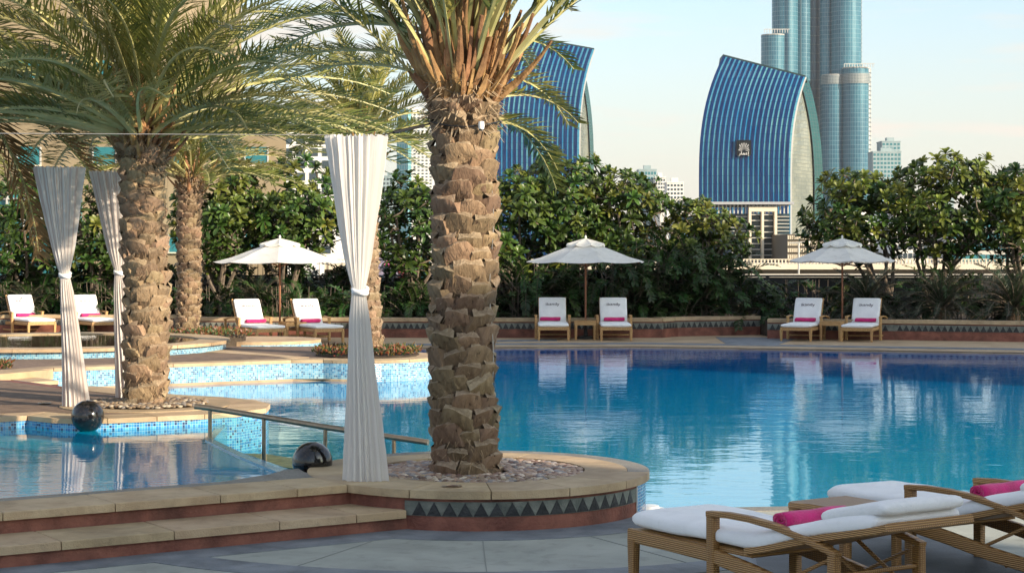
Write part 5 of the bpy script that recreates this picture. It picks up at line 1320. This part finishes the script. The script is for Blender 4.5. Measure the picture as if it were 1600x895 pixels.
# louvred car park
cp = thing('louvred_car_park', 'pale louvred low facade right of the cream portal building', 'car park'); D = 330
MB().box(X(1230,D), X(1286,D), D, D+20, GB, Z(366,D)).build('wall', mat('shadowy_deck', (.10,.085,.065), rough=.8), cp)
for j in range(4):
    mb = MB(); xx = 1230.5
    while xx < 1285: mb.box(X(xx,D), X(xx+1.6,D), D-.4, D, Z(374+j*10,D), Z(368+j*10,D)); xx += 3
    tag(mb.build('louvres', crm, cp), kind='stuff')

# elevated road
br = thing('elevated_road', 'long pale concrete flyover with railing posts running behind the garden', 'flyover'); D = 150
conc = mat('flyover_concrete', (.52,.46,.36), (.60,.54,.43), .2, .85)
MB().box(X(-60,D), X(1800,D), D, D+14, Z(421,D), Z(412.5,D)).build('parapet', conc, br)
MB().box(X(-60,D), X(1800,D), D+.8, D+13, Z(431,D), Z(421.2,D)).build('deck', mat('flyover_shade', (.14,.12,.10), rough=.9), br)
MB().box(X(-60,D), X(1800,D), D+.1, D+.25, Z(406,D), Z(404.6,D)).build('top_rail', conc, br)
mb = MB(); xx = -60
while xx < 1800: mb.box(X(xx,D), X(xx+2.0,D), D+.05, D+.3, Z(412.4,D), Z(406,D)); xx += 5.5
tag(mb.build('railing_posts', conc, br), kind='stuff')
for xx in range(-40, 1800, 130): MB().box(X(xx,D), X(xx+16,D), D+3, D+8, GB, Z(431.2,D)).build('pier', conc, br)
lo = thing('street_barrier', 'pale road barrier below the flyover, seen above the black panels', 'barrier')
MB().box(X(1150,120), X(1800,120), 120, 120.5, GB, Z(428,120)).build('barrier_wall', mat('barrier_concrete', (.45,.42,.37), rough=.85), lo)
lamp = thing('street_lamp', 'slim street lamp with horizontal arm left of the right umbrella', 'street lamp', (0,0,0)); D = 140
MB().tube([(X(1248,D),D,GB),(X(1248,D),D,Z(380,D))], .07, 8).build('pole', M['metal_l'], lamp)
MB().tube([(X(1232,D),D,Z(380,D)),(X(1248,D),D,Z(379,D)),(X(1262,D),D,Z(378,D))], .05, 6).build('arm', M['metal_l'], lamp)
MB().box(X(1260,D), X(1266,D), D-.15, D+.15, Z(379,D), Z(377,D)).build('lamp_head', M['white'], lamp)

# cream hotel wing on the left
hw = thing('cream_building', 'cream stone building with teal windows behind the left palms', 'building'); D = 110
cream = mat('cream_stone', (.24,.185,.115), (.31,.245,.155), .25, .85, .2, 4)
joint = mat('stone_joint', (.30,.23,.15), rough=.9)
teal = mat('teal_glass', (.015,.13,.155), (.03,.19,.22), .4, .12)
MB().prism([(X(262,D),D),(X(447,D),D),(X(440,D+12),D+12),(X(262,D),D+12)], GB, Z(188,D)).build('wall', cream, hw); MB().box(X(-160,D), X(262,D)-.01, D, D+30, GB, 24).build('wall', cream, hw)
for j in range(9):
    y_ = 60+j*67; MB().box(X(-160,D), X(447 if y_ > 190 else 261.5,D), D-.03, D+.02, Z(y_+.9,D), Z(y_,D)).build('joint', joint, hw)
for i, px_ in enumerate((-72,46,164,282,401)):
    for j, py in enumerate((109,244,380)):
        if j == 0 and px_ > 262: continue
        wd_ = 17 if i != 0 else 40
        f_ = MB().box(X(px_-wd_,D), X(px_+wd_,D), D-.12, D+.05, Z(py+14,D), Z(py-14,D)).build('window', teal, hw)
        for s_ in (-1, 1): MB().box(X(px_+s_*(wd_+1),D)-.04, X(px_+s_*(wd_+1),D)+.04, D-.16, D+.02, Z(py+14,D), Z(py-14,D)).build('frame', M['metal_l'], f_)
        MB().box(X(px_-wd_-2,D), X(px_+wd_+2,D), D-.22, D+.02, Z(py+16,D), Z(py+14,D)).build('sill', crm, f_)
MB().box(X(-160,D-6), X(92,D-6), D-8, D-.3, GB, Z(305,D-6)).build('glazed_wing', teal, hw)
for j in range(4): MB().box(X(-160,D-8), X(93,D-8), D-8.2, D-8, Z(312+j*32,D-8), Z(309.5+j*32,D-8)).build('transom', M['metal_l'], hw)
for i in range(7): MB().box(X(-70+i*27,D-8), X(-68+i*27,D-8), D-8.25, D-8, GB, Z(305,D-8)).build('mullion', M['metal_l'], hw)
# white gridded building
wg = thing('white_office_block', 'white building with a square grid of dark windows left of the middle curtain', 'office building'); D = 230
MB().box(X(380,D), X(524,D), D, D+25, GB, Z(206,D)).build('wall', wh, wg)
for i in range(7):
    for j in range(11):
        a_ = 384+i*20; y_ = 213+j*19
        MB().box(X(a_,D), X(a_+13,D), D-.1, D+.05, Z(y_+12,D), Z(y_,D)).build('window', dw, wg)
# hoarding with coloured print
hb = thing('hoarding', 'printed site hoarding with pink and teal panels between curtain and palm', 'hoarding'); D = 95
for i, (a_, b_, c_) in enumerate(((590,622,(.30,.26,.36)),(623,632,(.35,.06,.08)),(633,650,(.55,.53,.50)),(650,672,(.06,.35,.38)))):
    MB().box(X(a_,D), X(b_,D)-.02, D, D+.15, GB, Z(400,D)).build('print_panel', mat('print_%d' % i, c_, tuple(x*.6 for x in c_), 1.2, .6), hb)
pnk = mat('pink_print', (.60,.10,.30), rough=.6)
for cx_, r_ in ((606,6),(614,4),(640,3),(660,3)): MB().lathe([(0,0),(r_/F*D,0),(r_/F*D,.02),(0,.02)], 14).build('print_patch', pnk if cx_ != 640 else M['ink'], hb).matrix_local = Matrix.Translation((X(cx_,D), D-.01, Z(413,D))) @ Matrix.Rotation(R(90), 4, 'X')
wb = thing('site_cabins', 'white site cabins beyond the railing behind the left umbrella', 'cabin'); D = 100
for a_, b_, ty in ((440,470,404),(474,498,400),(700,760,396)): MB().box(X(a_,D), X(b_,D), D, D+3, GB, Z(ty,D)).build('cabin', wh, wb)

# unseen blocks added right of the viewer, heights set to shade deck and loungers
Ph = Vector((-SH.y, SH.x)); Ph = Ph if Ph.y > 0 else -Ph
def caster(u0, u1, w0, w1, H, label):
    P = [SH*w0+Ph*u0, SH*w0+Ph*u1, SH*w1+Ph*u1, SH*w1+Ph*u0]
    t = thing('shade_block', label, 'added shade block'); MB().prism([tuple(p) for p in P], -1.6, H).build('wall', cream, t)
    n = int((u1-u0)/2.4)
    for j in range(int(H/3.2)):
        for i in range(n):
            c = SH*(w0-.06)+Ph*(u0+(i+.5)*(u1-u0)/n); M4 = Matrix.Translation((c.x, c.y, 1.5+j*3.2)) @ Matrix.Rotation(math.atan2(Ph.y, Ph.x), 4, 'Z')
            MB().box(-.7,.7,-.05,.05,-.9,.9, M4).build('window', teal, t)
    return t
TT = math.tan(SUN_EL)
caster(-12, 12.6, 20, 34, 5.15+TT*20, 'lower unseen cream wing with teal windows, added right of the viewer to shade the near deck')
caster(27.5, 40, 20, 34, 10.9+TT*20, 'higher unseen cream wing with teal windows, added beyond the right side of the pool to shade the loungers')

if HAZE:
    hm = bpy.data.materials.new('haze'); hm.use_nodes = True; n_ = hm.node_tree.nodes; n_.remove(n_['Principled BSDF'])
    v_ = n_.new('ShaderNodeVolumePrincipled'); v_.inputs['Color'].default_value = (.95,.93,.90,1); v_.inputs['Density'].default_value = .00005
    hm.node_tree.links.new(v_.outputs[0], n_['Material Output'].inputs['Volume'])
    tag(MB().box(-1200, 1200, -70, 2100, GB-1, 420).build('haze', hm), kind='stuff')
